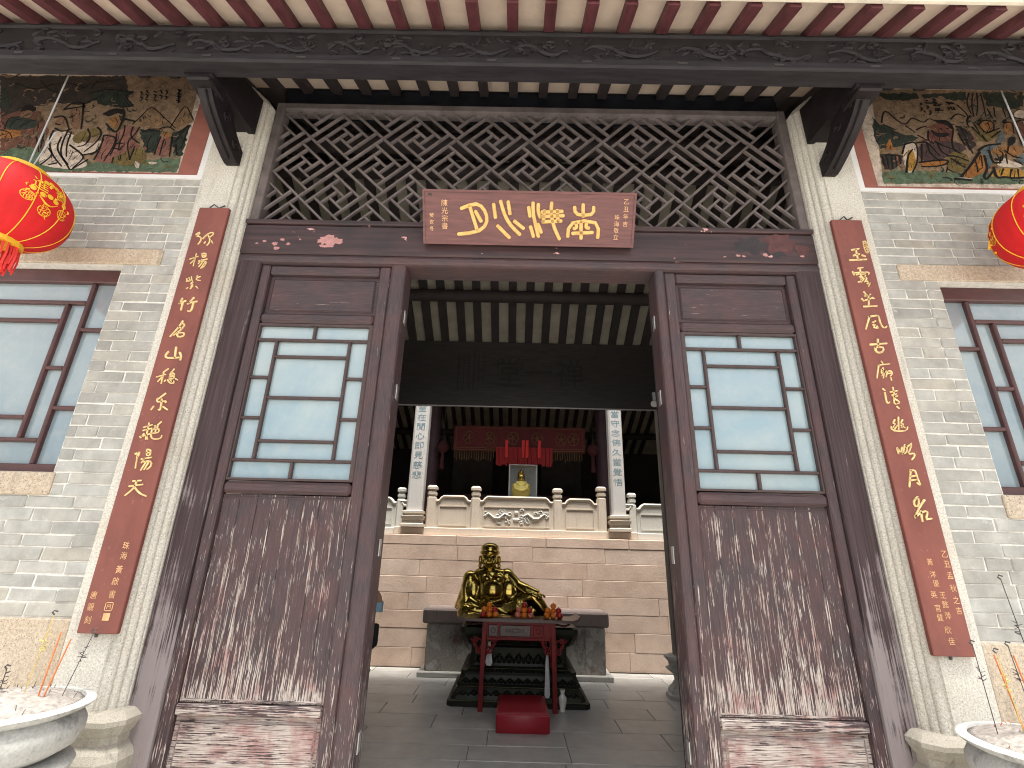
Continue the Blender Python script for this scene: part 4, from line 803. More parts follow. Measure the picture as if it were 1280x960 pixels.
# ================================================================ signboard hung inside at the rear of the hall
t = thing('hanging_signboard', (0, 3.8, 3.60), 'huge dark signboard with faint carved characters hung beneath the inner rafters', 'signboard')
bd = MB().box(-2.05, 2.08, 3.78, 3.84, 3.60, 4.62, .01).build('board', plain('dark_board', (.034, .030, .029), .45, .3, 4, .2, 30, stretch=(1, 8, 8)), t)  # near-black board colour, streaked along its length
MB().box(-2.06, 2.09, 3.765, 3.775, 3.592, 3.606).build('edge_strip', MAT['metal'], t)
gl_dark = plain('carved_black', (.022, .020, .019), .35, .2, 6, 0)
for ch, x in (('堂', -.16), ('一', .26), ('禅', .72)):
    vs, fs = glyph(ch); mb = MB(); mb.add([(x+u*.40, 3.776, 4.14+v*.46) for u, v in vs], fs); mb.build('character', gl_dark, t, recalc=False)
for i in range(6): MB().box(-.92+i*.075, -.91+i*.075, 3.773, 3.78, 3.82, 4.45).build('inscription_rule', gl_dark, t)
for s in (-1, 1):
    t = thing('spot_lamp', (s*1.93, 3.75, 3.78), 'small white spot lamp clamped under the end of the dark signboard', 'lamp', 'spot lamps under the signboard')
    MB().tube([(s*1.93, 3.76, 3.72), (s*1.90, 3.66, 3.66)], [.035, .05], 12).build('housing', MAT['lampw'], t)
    MB().box(s*1.93-.02, s*1.93+.02, 3.74, 3.78, 3.72, 3.86).build('arm', MAT['lampw'], t)

# ================================================================ boards with writing on the front
def couplet(s, data, small, label):
    cx = s*2.254
    t = thing('couplet_board', (cx, -.022, 1.15), label, 'couplet board')
    mb = MB(); mb.box(cx-.108, cx+.108, -.05, -.0215, 1.152, 3.895, .004); mb.build('board', MAT['red_board'], t)
    fn = lambda u, v, d: (u, -.0502-d, v)
    for w, strokes in data:
        mb = MB()
        for st in strokes: mb.stroke([(a/1000, b/1000) for a, b in st], w*1.7/1000, fn, h=.005)
        mb.build('character', MAT['goldleaf'], t, recalc=True)
    for ch, x, z, h in small:
        if ch in '▣▩':
            mb = MB(); q = h/2
            if ch == '▣':
                for a, b, c, d in ((-q, q, q-.004, q), (-q, q, -q, -q+.004), (-q, -q+.004, -q, q), (q-.004, q, -q, q), (-q*.5, q*.5, q*.3, q*.45), (-q*.5, q*.5, -q*.1, q*.05), (-q*.5, -q*.35, -q*.5, q*.3), (q*.35, q*.5, -q*.5, q*.3)):
                    mb.box(x+a, x+b, -.0515, -.0505, z+c, z+d)
            else:
                mb.box(x-q, x+q, -.0515, -.0505, z-q, z+q)
            mb.build('seal', MAT['goldthin'], t)
        else:
            vs, fs = glyph(ch)
            if vs: MB().add([(x+u*h*.80, -.0512, z+v*h*.88) for u, v in vs], fs).build('small_character', MAT['goldthin'], t, recalc=False)
    MB().tube([(cx-.04, -.04, 3.90), (cx-.01, -.045, 3.925), (cx+.02, -.03, 3.905), (cx+.06, -.03, 3.93)], .005, 6).build('hanging_wire', MAT['wirek'], t)
    MB().tube([(cx-.01, -.035, 1.15), (cx-.012, -.03, 1.135)], .008, 6).build('peg', MAT['wirek'], t)
couplet(-1, COUPLET_L, [(c, x, z, .046) for c, x, z in zip('珠海黃啟書', (-2.222, -2.22, -2.224, -2.227, -2.225), (1.597, 1.543, 1.471, 1.412, 1.345))]
        + [('▣', -2.225, 1.284, .044), ('▩', -2.225, 1.234, .036)] + [(c, x, z, .044) for c, x, z in zip('唐親刻', (-2.324, -2.322, -2.318), (1.34, 1.281, 1.218))],
        'tall red board of gold characters ending in a smooth area with two square seals')
couplet(1, COUPLET_R, [(c, x, z, .042) for c, x, z in zip('乙丑孟秋之吉', (2.335,)*6, (1.659, 1.607, 1.548, 1.484, 1.425, 1.373))]
        + [(c, x, z, .040) for c, x, z in zip('黃洋優英官健', (2.243, 2.243, 2.248, 2.221, 2.225, 2.224), (1.616, 1.552, 1.507, 1.45, 1.383, 1.337))]
        + [(c, x, z, .040) for c, x, z in zip('王懿萍欣佳', (2.269, 2.27, 2.269, 2.25, 2.255), (1.448, 1.402, 1.347, 1.278, 1.225))],
        'tall scuffed red board of gold characters ending in three columns of small writing')

t = thing('name_plaque', (0, .05, 3.684), 'maroon wooden plaque with four gold seal script characters leaning over the lintel', 'plaque')
b0 = Vector((0, .046, 3.70)); wv = Vector((0, -.19, .306)).normalized(); nv = Vector((1, 0, 0)).cross(wv)
fnp = lambda u, v, d: tuple(b0+Vector((u, 0, 0))+wv*v+nv*d)
def pbox(name, u0, u1, v0, v1, d0, d1, mat):
    MB().loft([[fnp(u0, v0, d), fnp(u1, v0, d), fnp(u1, v1, d), fnp(u0, v1, d)] for d in (d0, d1)]).build(name, mat, t)
pbox('board', -.750, .752, -.004, .362, -.034, 0, MAT['plaque'])
for u0, u1, v0, v1 in ((-.752, .754, -.006, .010), (-.752, .754, .348, .364), (-.752, -.738, .010, .348), (.738, .754, .010, .348)): pbox('edge', u0, u1, v0, v1, -.036, .005, MAT['plaque'])
for ch in PLAQUE:
    mb = MB()
    for st in ch: mb.stroke([(a/1000, b/1000-.003) for a, b in st], .027, lambda u, v, d: fnp(u, v, d+.0005), taper=False, h=.007)
    mb.build('character', MAT['ochre'], t)
for txt, u, v0, dv, h in (('陳光宗書', -.597, .275, -.052, .044), ('癸亥冬', -.690, .19, -.045, .032), ('乙丑年吉', .686, .305, -.05, .036), ('珠海敬立', .625, .20, -.045, .036)):
    for i, ch in enumerate(txt):
        vs, fs = glyph(ch)
        if vs: MB().add([fnp(u+a*h, v0+dv*i+b*h, .0012) for a, b in vs], fs).build('small_character', MAT['goldthin'], t, recalc=False)
MB().tube([fnp(-.71, .33, .0), fnp(-.70, .335, .008), fnp(-.69, .32, .0)], .005, 6).build('hook', MAT['wirek'], t)
for s in (-1, 1): MB().tube([fnp(s*.6, .34, -.036), (s*.6, .15, 4.08)], .005, 6).build('hanging_wire', MAT['wirek'], t)
# ================================================================ rear hall on its granite platform
RH = thing('rear_hall', (0, 5.2, 0), 'rear temple hall raised on a pink granite platform with stone balustrade and dark interior', 'temple')
pf = MB().box(-4.9, 4.9, 5.215, 12.5, -.05, 1.858).build('platform', MAT['blockbed'], RH)
rk = random.Random(17); zc = [0, .26, .52, .765, 1.01, 1.25, 1.49, 1.715]
for k, (z0, z1) in enumerate(zip(zc, zc[1:])):
    x = -3.6-rk.uniform(0, .5)
    while x < 3.6:
        l = rk.uniform(.75, 1.6); me = mesh_box('stone_block', l-.004, .10, z1-z0-.004, .004, MAT['block'], .0015, rk.randint(0, 999))
        inst('stone_block', me, (x+l/2, 5.252+rk.uniform(-.0018, .0018), (z0+z1)/2), pf); x += l
x = -3.8
while x < 3.6:
    l = rk.uniform(1.2, 1.9); me = mesh_box('coping_stone', l-.006, .11, .148, .008, MAT['block'], .002, rk.randint(0, 999))
    inst('coping_stone', me, (x+l/2, 5.254, 1.79), pf); x += l
# balustrade
YB = 5.42
MB().box(-2.9, -2.0, YB-.10, YB+.10, 1.866, 1.975, .008).build('plinth_course', MAT['balus_g'], RH)
MB().box(-2.0, 1.96, YB-.11, YB+.11, 1.866, 1.985, .008).build('plinth_course', MAT['balus'], RH)
MB().box(1.96, 2.9, YB-.10, YB+.10, 1.866, 1.975, .008).build('plinth_course', MAT['balus_g'], RH)
def bpost(x, zt, mat, w=.075):
    rg = []
    for z, q in ((1.976, w), (zt-.20, w), (zt-.185, w*.78), (zt-.165, w*.78), (zt-.15, w), (zt-.11, w*1.0), (zt-.095, w*.72), (zt-.075, w*.72), (zt-.065, w*1.12), (zt-.025, w*1.12), (zt, w*.8)):
        c = q*.25; rg.append([(x+a*q-(c if abs(a) == 1 and abs(b) < 1 else 0)*0, YB+b*q, z) for a, b in ((-1, -.7), (-.7, -1), (.7, -1), (1, -.7), (1, .7), (.7, 1), (-.7, 1), (-1, .7))])
    MB().loft(rg).build('balustrade_post', mat, RH)
for x, zt in ((-1.43, 2.67), (-.695, 2.67), (.672, 2.665), (1.405, 2.71)): bpost(x, zt, MAT['balus'])
for x in (-1.945, 1.915): bpost(x, 2.62, MAT['balus_g'], .062)
def bpanel(x0, x1, zt, mat, carve=False, label=None):
    d = .05; poly = [(x0, 1.977), (x1, 1.977), (x1, zt-.075), (x1-.05, zt-.07), (x1-.075, zt-.03), (x1-.12, zt), (x0+.12, zt), (x0+.075, zt-.03), (x0+.05, zt-.07), (x0, zt-.075)]
    p = MB().extrude(poly, .10, lambda u, v, w: (u, YB-.05+w, v)).build('balustrade_panel', mat, RH, label=label)
    # moulded cap following the shoulder and a framed field
    cap = [(x0+.004, zt-.095), (x0+.055, zt-.09), (x0+.085, zt-.05), (x0+.125, zt-.02), (x1-.125, zt-.02), (x1-.085, zt-.05), (x1-.055, zt-.09), (x1-.004, zt-.095)]
    MB().tube([(a, YB-.05, b) for a, b in cap], .022, 8).build('cap_moulding', mat, p)
    a, b, c, e = x0+.055, x1-.055, 2.02, zt-.17
    fr = MB()
    for u0, u1, v0, v1 in ((a, b, c, c+.014), (a, b, e-.014, e), (a, a+.014, c+.014, e-.014), (b-.014, b, c+.014, e-.014)): fr.box(u0, u1, YB-.062, YB-.05, v0, v1)
    fr.build('field_frame', mat, p)
    if carve:
        rc = random.Random(4); cv = MB(); mx = (x0+x1)/2
        for sd in (-1, 1):
            path = [(mx+sd*(.10+.09*i), 2.19+.045*math.sin(i*1.9)) for i in range(6)]
            cv.tube([(u, YB-.054, v) for u, v in path], [.012, .022, .024, .02, .016, .01], 6)
            for i in range(15):
                t_ = rc.random(); u = mx+sd*(.06+.48*t_); v = 2.19+rc.uniform(-.10, .11)*(1-.4*t_); r0 = rc.uniform(.025, .05); a0 = rc.uniform(0, 6.3); tn = rc.uniform(.7, 1.3); pts = []
                for q in range(11):
                    aa = a0+sd*tn*2*PI*q/10; r = r0*(1-.08*q); pts.append((u+r*math.cos(aa), YB-.055, v+r*math.sin(aa)))
                cv.tube(pts, [.012-.0007*q for q in range(11)], 5)
        cv.ball((mx, YB-.05, 2.25), (.035, .02, .035)); cv.ball((mx, YB-.05, 2.14), (.06, .02, .03))
        cv.build('carved_dragons', MAT['balus_g'], p)
bpanel(-.62, .597, 2.515, MAT['balus'], True, 'balustrade panel carved with scrolling dragons')
bpanel(-1.355, -.77, 2.51, MAT['balus']); bpanel(.747, 1.33, 2.505, MAT['balus'])
bpanel(-2.75, -2.01, 2.46, MAT['balus_g']); bpanel(1.98, 2.75, 2.45, MAT['balus_g'])
bpanel(-1.88, -1.83, 2.42, MAT['balus_g']); bpanel(1.80, 1.85, 2.44, MAT['balus_g'])
# white stone columns with engraved couplets
def rcol(x, txt, z0, dz, w):
    c = MB(); q = w/2; ch = .03
    ring = lambda z: [(x+a, YB-.02+b, z) for a, b in ((-q, -q+ch), (-q+ch, -q), (q-ch, -q), (q, -q+ch), (q, q-ch), (q-ch, q), (-q+ch, q), (-q, q-ch))]
    c.loft([ring(2.22), ring(5.0)]); o = c.build('stone_column', MAT['white_stone'], RH)
    rg = []
    for z, e in ((1.987, .065), (2.03, .065), (2.045, .03), (2.09, .025), (2.12, .055), (2.155, .062), (2.165, .02), (2.185, .02), (2.20, .05), (2.235, .05), (2.245, .015)):
        rg.append([(x+a*(q+e), YB-.02+b*(q+e), z) for a, b in ((-1, -1), (1, -1), (1, 1), (-1, 1))])
    MB().loft(rg).build('column_base', MAT['balus'], o)
    for i, chx in enumerate(txt):
        vs, fs = glyph(chx)
        if vs: MB().add([(x+u*.15, YB-.02-q-.002, z0-dz*i+v*.125) for u, v in vs], fs).build('character', MAT['ink_blue'], o, recalc=False)
rcol(-1.70, '室在閒心即見慈悲', 3.99, .166, .255); rcol(1.675, '當守念佛久當覺悟', 3.96, .168, .235)
# dark interior, rear roof
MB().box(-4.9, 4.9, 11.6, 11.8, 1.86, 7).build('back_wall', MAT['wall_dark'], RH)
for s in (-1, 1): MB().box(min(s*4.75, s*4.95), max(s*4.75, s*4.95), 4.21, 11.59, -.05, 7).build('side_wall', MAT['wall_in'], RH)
def rsoff(y): return 4.95+.40*(y-5.3) if y < 8.2 else 4.95+.40*2.9-.46*(y-8.2)
for y0, y1, o0, o1, nm, mt in ((5.22, 8.2, .001, .03, 'soffit', 'soffit2'), (8.201, 11.59, .001, .03, 'soffit', 'soffit2'), (5.19, 8.2, .032, .2, 'roof', 'tile'), (8.201, 11.8, .032, .2, 'roof', 'tile')):
    MB().loft([[(-4.9, y, rsoff(y)+o0), (4.9, y, rsoff(y)+o0), (4.9, y, rsoff(y)+o1), (-4.9, y, rsoff(y)+o1)] for y in (y0, y1)]).build(nm, MAT[mt], RH)
def rbar(y0, y1):
    mb = MB(); mb.loft([[(-.05, y, rsoff(y)-.07), (.05, y, rsoff(y)-.07), (.05, y, rsoff(y)), (-.05, y, rsoff(y))] for y in (y0, y1)])
    me = bpy.data.meshes.new('rafter'); me.from_pydata(mb.v, [], mb.f); me.materials.append(MAT['rafterdark']); return me
ra = [rbar(5.21, 8.2), rbar(8.21, 11.58)]
for i in range(-14, 15):
    for m in ra: inst('rafter', m, (.05+i*.26, 0, 0), RH)
for y in (6.9, 9.4, 10.6):
    MB().loft([[(xx, y+.09*math.cos(2*PI*i/14), rsoff(y)-.16+.09*math.sin(2*PI*i/14)) for i in range(14)] for xx in (-4.7, 4.7)]).build('purlin', MAT['rafterdark'], RH, smooth=40)
for s in (-1, 1):
    MB().lathe([(.15, 1.86), (.15, rsoff(7.1)-.08)], (s*1.78, 7.1, 0), 16).build('inner_column', plain('plum_column_lacquer', (.06, .03, .04), .5, .2, 4, .2, 40) if s < 0 else bpy.data.materials['plum_column_lacquer'], RH, smooth=50)
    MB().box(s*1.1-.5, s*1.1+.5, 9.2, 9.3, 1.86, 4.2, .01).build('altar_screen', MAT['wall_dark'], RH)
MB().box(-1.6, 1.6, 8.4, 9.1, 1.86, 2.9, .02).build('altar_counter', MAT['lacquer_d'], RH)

# ---------------------------------------------------------------- red embroidered valance with fringe
t = thing('altar_valance', (0, 7.0, 3.6), 'long dark red embroidered valance with gold border hung across the altar', 'valance')
def wav(u): return 7.0+.025*math.sin(u*9)
n = 40; mb = MB(); top = []; bot = []
mb.loft([[(u, wav(u), 4.14), (u, wav(u)+.012, 4.14), (u, wav(u)+.012, 3.60+.0006*math.sin(u*30)), (u, wav(u), 3.60)] for u in [-1.34+2.74*i/n for i in range(n+1)]])
mb.build('cloth', MAT['valance'], t)
for z in (3.63, 3.67, 4.10): MB().tube([(u, wav(u)-.005, z) for u in [-1.30+2.66*i/n for i in range(n+1)]], .009, 5).build('gold_braid', MAT['embroider'], t)
for x in (-1.29, 1.35): MB().tube([(x, wav(x)-.005, 3.63), (x, wav(x)-.005, 4.10)], .009, 5).build('gold_braid', MAT['embroider'], t)
for i, x in enumerate((-1.02, -.6, -.1, .4, .9, 1.15)):
    mb = MB(); mb.tube([(x+.11*math.cos(a), wav(x)-.008, 3.88+.13*math.sin(a)) for a in [2*PI*k/16 for k in range(17)]], .010, 5)
    for a in range(5): mb.tube([(x, wav(x)-.008, 3.88), (x+.08*math.cos(a*1.26+i), wav(x)-.008, 3.88+.1*math.sin(a*1.26+i))], .012, 5)
    mb.build('medallion', MAT['embroider'], t)
rq = random.Random(2)
for x0, x1, z0, z1, st in ((-1.3, -.45, 3.42, 3.60, .05), (.72, 1.36, 3.42, 3.60, .05)):
    mb = MB(); x = x0
    while x < x1: mb.tube([(x, 6.99, z1), (x+rq.uniform(-.01, .01), 6.985, z0+rq.uniform(-.03, .03))], [.006, .010], 5); x += st
    mb.build('small_tassels', MAT['embroider'], t)
t = thing('red_fringe', (.13, 6.9, 3.27), 'bright red thread fringe hanging below the middle of the valance', 'fringe')
mb = MB(); x = -.43
while x < .71: mb.tube([(x, 6.90, 3.66), (x+rq.uniform(-.01, .01), 6.895, 3.30+rq.uniform(-.03, .06))], [.016, .018], 5); x += .026
mb.build('threads', MAT['fringe'], t, kind='stuff'); MB().box(-.45, .72, 6.892, 6.91, 3.645, 3.675).build('band', MAT['fringe'], t)
for x in (-.23, .11, .19, .44):
    tt = thing('red_ribbon', (x, 6.86, 3.45), 'narrow scarlet ribbon hanging in front of the red fringe', 'ribbon', 'scarlet ribbons before the altar')
    MB().loft([[(x-.025, 6.86, z), (x+.025, 6.86, z), (x+.03, 6.866, z), (x-.03, 6.866, z)] for z in (3.46, 3.6, 3.82)]).build('strip', MAT['tassel'], tt)
for s in (-1, 1):
    t = thing('altar_lantern', (s*1.52, 6.8, 3.2), 'dim red tasselled lantern hanging beside the end of the altar valance', 'lantern', 'dim red lanterns beside the altar')
    MB().lathe([(.03, 3.50), (.09, 3.54), (.13, 3.62), (.09, 3.72), (.03, 3.76)], (s*1.52, 6.8, 0), 12).build('body', MAT['lantern_dim'], t, smooth=60)
    MB().tube([(s*1.52, 6.8, 3.50), (s*1.52, 6.8, 3.18)], [.03, .05], 8).build('tassel', MAT['lantern_dim'], t); MB().tube([(s*1.52, 6.8, 3.76), (s*1.52, 6.8, rsoff(6.8)-.05)], .005, 5).build('cord', MAT['wirek'], t)
# glass case and robed bust
t = thing('display_case', (.15, 7.35, 1.86), 'grey backed display case standing behind the carved balustrade panel', 'display case')
MB().box(-.20, .50, 7.15, 7.65, 1.86, 2.66, .01).build('cabinet', MAT['lacquer_d'], t); MB().box(-.13, .43, 7.56, 7.60, 2.66, 3.33).build('back_panel', MAT['case'], t)
for x in (-.135, .435): MB().box(x-.010, x+.010, 7.18, 7.20, 2.66, 3.33).build('case_frame', MAT['metal'], t); MB().box(x-.010, x+.010, 7.605, 7.625, 2.66, 3.33).build('case_frame', MAT['metal'], t)
MB().box(-.145, .445, 7.17, 7.61, 3.331, 3.345).build('case_top', MAT['metal'], t)
t.scale = (.877,)*3; t.location = (.10, 6.15, 1.862)
t = thing('robed_bust', (.115, 7.36, 2.66), 'small gold faced deity statue draped in a pale yellow satin cape', 'statue')
mb = MB(); mb.lathe([(.17, 2.66), (.18, 2.72), (.20, 2.80), (.19, 2.88), (.14, 2.96), (.07, 3.02), (.05, 3.04)], (.115, 7.36, 0), 20)
mb.tube([(-.02, 7.30, 2.95), (.0, 7.20, 2.84), (.115, 7.15, 2.80), (.23, 7.20, 2.84), (.25, 7.30, 2.95)], .03, 8)
mb.ball((.115, 7.36, 2.92), (.20, .13, .085)); mb.tube([(.02, 7.27, 3.0), (.06, 7.22, 2.93), (.115, 7.20, 2.90), (.17, 7.22, 2.93), (.21, 7.27, 3.0)], .022, 8); mb.build('cape', MAT['robe_y'], t, smooth=50)
hd = MB().ball((.115, 7.34, 3.09), (.078, .075, .095)); hd.ball((.115, 7.264, 3.085), (.014, .015, .022)); hd.ball((.055, 7.34, 3.09), (.012, .02, .035)); hd.ball((.175, 7.34, 3.09), (.012, .02, .035)); hd.build('head', MAT['gold'], t, smooth=True)
MB().lathe([(.068, 3.15), (.075, 3.17), (.05, 3.20), (.055, 3.22), (.02, 3.25), (.012, 3.275)], (.115, 7.345, 0), 14).build('crown', MAT['gold'], t, smooth=50)
t.scale = (.877,)*3; t.location = (.10-.035*.877, 6.15+.01*.877, 1.862+.80*.877)

# ================================================================ altar in the skywell
t = thing('stone_altar', (0, 4.92, 0), 'long stained stone altar block against the pink granite wall', 'altar')
MB().box(-1.245, 1.265, 4.68, 5.19, .06, .655, .015).build('body', MAT['altar'], t)
MB().box(-1.31, 1.32, 4.645, 5.195, .657, .845, .02).build('top_slab', MAT['altar_top'], t)
MB().box(-1.33, 1.35, 4.60, 5.195, 0, .065, .01).build('foot_slab', MAT['granite_g'], t)

t = thing('statue_plinth', (.04, 3.95, 0), 'dark bronze stepped lotus plinth carrying the brass laughing monk statue', 'plinth')
CX = .04
def tier(name, levels, mat, deep=.52):
    rg = []
    for z, hw in levels:
        hd_ = deep+(hw-.68)*.9; c = .05
        rg.append([(CX+a, 3.95+b, z) for a, b in ((-hw+c, -hd_), (hw-c, -hd_), (hw, -hd_+c), (hw, hd_-c), (hw-c, hd_), (-hw+c, hd_), (-hw, hd_-c), (-hw, -hd_+c))])
    return MB().loft(rg).build(name, mat, t)
tier('foot', [(0, .80), (.05, .80), (.06, .775)], MAT['bronze'])
tier('lower_tier', [(.06, .76), (.12, .735), (.17, .70), (.18, .69)], MAT['bronze'])
tier('middle_tier', [(.18, .70), (.21, .705), (.25, .68), (.29, .665), (.33, .665), (.35, .63), (.37, .61)], MAT['bronze'])
tier('waist', [(.37, .575), (.40, .565), (.56, .565), (.58, .58)], MAT['bronze'])
tier('top_tier', [(.58, .60), (.61, .64), (.66, .665), (.72, .685), (.78, .69), (.80, .66)], MAT['bronze'])
def petals(z, hw, n, h, down=False):
    mb = MB(); y = 3.95-.52-(hw-.68)*.9
    for i in range(n):
        x = CX-hw+.05+(2*hw-.1)*(i+.5)/n; w = (hw/n)*.85; k = -1 if down else 1
        pts = [(x-w, y-.004, z), (x-w*.8, y-.022, z+k*h*.5), (x, y-.030, z+k*h), (x+w*.8, y-.022, z+k*h*.5), (x+w, y-.004, z)]
        mb.tube(pts, .008, 5); mb.ball((x, y-.006, z+k*h*.35), (w*.6, .018, h*.4), 8, 5)
    return mb.build('petal_band', [MAT['bronze']], t)
petals(.10, .735, 11, .06); petals(.22, .70, 13, .055); petals(.32, .655, 14, -.05 if False else .035); petals(.40, .565, 9, .10); petals(.70, .66, 9, .07, True)
for z, hw in ((.058, .79), (.178, .70), (.352, .64), (.60, .62)):
    y = 3.95-.52-(hw-.68)*.9
    MB().tube([(CX-hw+.04, y-.004, z), (CX+hw-.04, y-.004, z)], .006, 5).build('edge_line', MAT['bronze_hi'], t)

# ---------------------------------------------------------------- brass laughing monk
t = thing('monk_statue', (-.15, 3.92, .80), 'polished brass laughing monk statue reclining with one raised knee', 'statue')
YS = 3.92
def bx(zx, zy, y): return (-.36+(zx-268)*.00277, YS+y, 1.725-(zy-73)*.00272)
mb = MB()
mb.ball(bx(282, 310, .04), (.225, .19, .27)); mb.ball(bx(287, 282, -.10), (.165, .12, .15)); mb.ball(bx(258, 232, -.06), (.085, .09, .07)); mb.ball(bx(312, 232, -.06), (.085, .09, .07))
mb.ball(bx(270, 210, .03), (.22, .13, .10))
mb.tube([bx(268, 200, .02), bx(268, 160, -.0)], [.09, .085], 12)
mb.tube([bx(185, 222, .04), bx(168, 270, .02), bx(176, 330, -.06), bx(225, 350, -.16)], [.095, .09, .085, .06], 12)
mb.tube([bx(200, 225, .06), bx(160, 300, .06), bx(140, 370, .0)], [.10, .09, .09], 12)
mb.tube([bx(350, 215, .04), bx(400, 262, .0), bx(445, 276, -.08), bx(500, 292, -.14)], [.095, .088, .075, .05], 12)
mb.tube([bx(340, 385, .05), bx(405, 326, -.02), bx(468, 302, -.08)], [.12, .11, .088], 12)
mb.tube([bx(468, 300, -.08), bx(508, 338, -.09), bx(545, 390, -.10)], [.085, .078, .062], 12)
mb.ball(bx(562, 402, -.15), (.05, .10, .035))
mb.tube([bx(340, 385, -.02), bx(250, 380, -.10), bx(180, 378, -.12)], [.13, .12, .105], 12); mb.ball(bx(172, 376, -.12), (.125, .12, .10))
mb.tube([bx(180, 392, -.22), bx(260, 396, -.26)], [.06, .04], 10)
mb.ball(bx(365, 285, .02), (.15, .13, .19)); mb.ball(bx(415, 345, -.02), (.17, .13, .15)); mb.ball(bx(195, 290, .03), (.13, .12, .20)); mb.ball(bx(175, 350, -.02), (.14, .15, .12)); mb.ball(bx(470, 370, -.02), (.13, .11, .09))
mb.ball(bx(178, 235, .03), (.10, .11, .11)); mb.ball(bx(352, 218, .03), (.10, .11, .10)); mb.ball(bx(168, 300, .02), (.085, .10, .16))
mb.ball(bx(310, 398, .02), (.50, .26, .07)); mb.ball(bx(420, 385, .02), (.26, .16, .10))
body = remeshed(mb, .012, 8)
# robe folds laid over the body
fm = MB(); fm.v = body.v; fm.f = body.f; fm.mi = body.mi
B_ = fm.build('body', MAT['gold'], t, smooth=True)
rb_ = MB()
def fold(pts, r): rb_.tube([bx(*q) for q in pts], [r*.4]+[r]*(len(pts)-2)+[r*.4], 8)
fold([(225, 195, -.05), (238, 250, -.13), (240, 300, -.17), (285, 330, -.22), (330, 318, -.19), (345, 270, -.13), (335, 200, -.05)], .026)
for i in range(6): fold([(168+i*5, 225+i*4, -.06), (160+i*6, 280+i*4, -.10+.004*i), (165+i*9, 335+i*2, -.15)], .016)
for i in range(6): fold([(350+i*6, 205+i*5, -.06), (385+i*7, 255+i*6, -.10), (430+i*8, 282+i*4, -.15)], .015)
for i in range(5): fold([(250+i*10, 345+i*6, -.22), (320+i*8, 352+i*5, -.22), (390+i*9, 320+i*6, -.16)], .016)
for i in range(4): fold([(400+i*14, 300+i*5, -.16), (408+i*13, 345+i*4, -.17), (400+i*16, 392, -.16)], .014)
for i in range(3): fold([(140+i*12, 350-i*4, -.17), (165+i*16, 338-i*2, -.22), (215+i*14, 352, -.22)], .013)
fold([(440, 282, -.13), (470, 290, -.18), (492, 300, -.18), (500, 312, -.16)], .026)
rr = remeshed(rb_, .009, 4); rr.build('robe', MAT['gold'], t, smooth=True)
hm = MB(); hc = bx(268, 140, -.02); HS = 1.07
hm.ball(hc, (.105, .115, .125), 18, 12); hm.ball(bx(268, 168, -.05), (.085, .08, .06)); hm.ball((hc[0], hc[1]-.115, hc[2]-.012), (.026, .028, .024)); hm.tube([(hc[0], hc[1]-.11, hc[2]+.03), (hc[0], hc[1]-.125, hc[2]-.005)], [.012, .018], 8)
for s in (-1, 1):
    hm.ball((hc[0]+s*.055, hc[1]-.085, hc[2]-.03), (.035, .03, .03)); hm.ball((hc[0]+s*.118, hc[1]+.01, hc[2]-.02), (.022, .035, .06)); hm.ball((hc[0]+s*.118, hc[1]-.0, hc[2]-.085), (.022, .026, .035))
    hm.tube([(hc[0]+s*.02, hc[1]-.110, hc[2]+.032), (hc[0]+s*.05, hc[1]-.104, hc[2]+.042), (hc[0]+s*.08, hc[1]-.082, hc[2]+.030)], .012, 6)
hm.tube([(hc[0]-.05, hc[1]-.100, hc[2]-.052), (hc[0], hc[1]-.122, hc[2]-.078), (hc[0]+.05, hc[1]-.100, hc[2]-.052)], .012, 6)
hm.v = [(hc[0]+(x-hc[0])*HS, hc[1]+(y-hc[1])*HS, hc[2]+(z-hc[2])*1.04) for x, y, z in hm.v]
H_ = remeshed(hm, .007, 2).build('head', MAT['gold'], t, smooth=True)
dk = NT('brass_shadow_line', .4, 1).color((.05, .035, .01)).m
for s in (-1, 1): MB().tube([(hc[0]+s*.025, hc[1]-.129, hc[2]+.015), (hc[0]+s*.051, hc[1]-.125, hc[2]+.020), (hc[0]+s*.077, hc[1]-.112, hc[2]+.012)], .005, 5).build('eye', dk, H_)
MB().tube([(hc[0]-.04, hc[1]-.135, hc[2]-.063), (hc[0], hc[1]-.154, hc[2]-.082), (hc[0]+.04, hc[1]-.135, hc[2]-.063)], .006, 5).build('mouth', dk, H_)
cp = MB(); cp.lathe([(.108, .05), (.122, .062), (.122, .085), (.108, .10), (.112, .13), (.10, .165), (.06, .19), (.015, .198)], (hc[0], hc[1]+.005, hc[2]), 20); cp.v = [(hc[0]+(x-hc[0])*HS, hc[1]+(y-hc[1])*HS, z) for x, y, z in cp.v]; cp.build('cap', MAT['gold'], t, smooth=45)
bd_ = MB()
for i in range(14):
    a = -.6+i*(2*PI-.0)/14; bd_.ball((bx(270, 215, 0)[0]+.115*math.cos(a), YS-.13-.02*math.sin(a), 1.27+.13*math.sin(a)-.01), .016, 8, 6)
# hand resting on the raised knee: palm and five fingers
hb = MB(); hx, hy, hz = bx(500, 292, -.17); hb.ball((hx, hy, hz), (.04, .045, .02))
for i, l in enumerate((.05, .06, .064, .058)): hb.tube([(hx+.02, hy-.03+i*.020, hz+.005), (hx+.02+l*.6, hy-.034+i*.022, hz-.004), (hx+.02+l, hy-.034+i*.022, hz-.03)], [.012, .011, .008], 6)
hb.tube([(hx-.01, hy-.035, hz), (hx+.02, hy-.065, hz-.015), (hx+.04, hy-.07, hz-.03)], [.013, .012, .009], 6)
hb.build('hand', MAT['gold'], t, smooth=True)

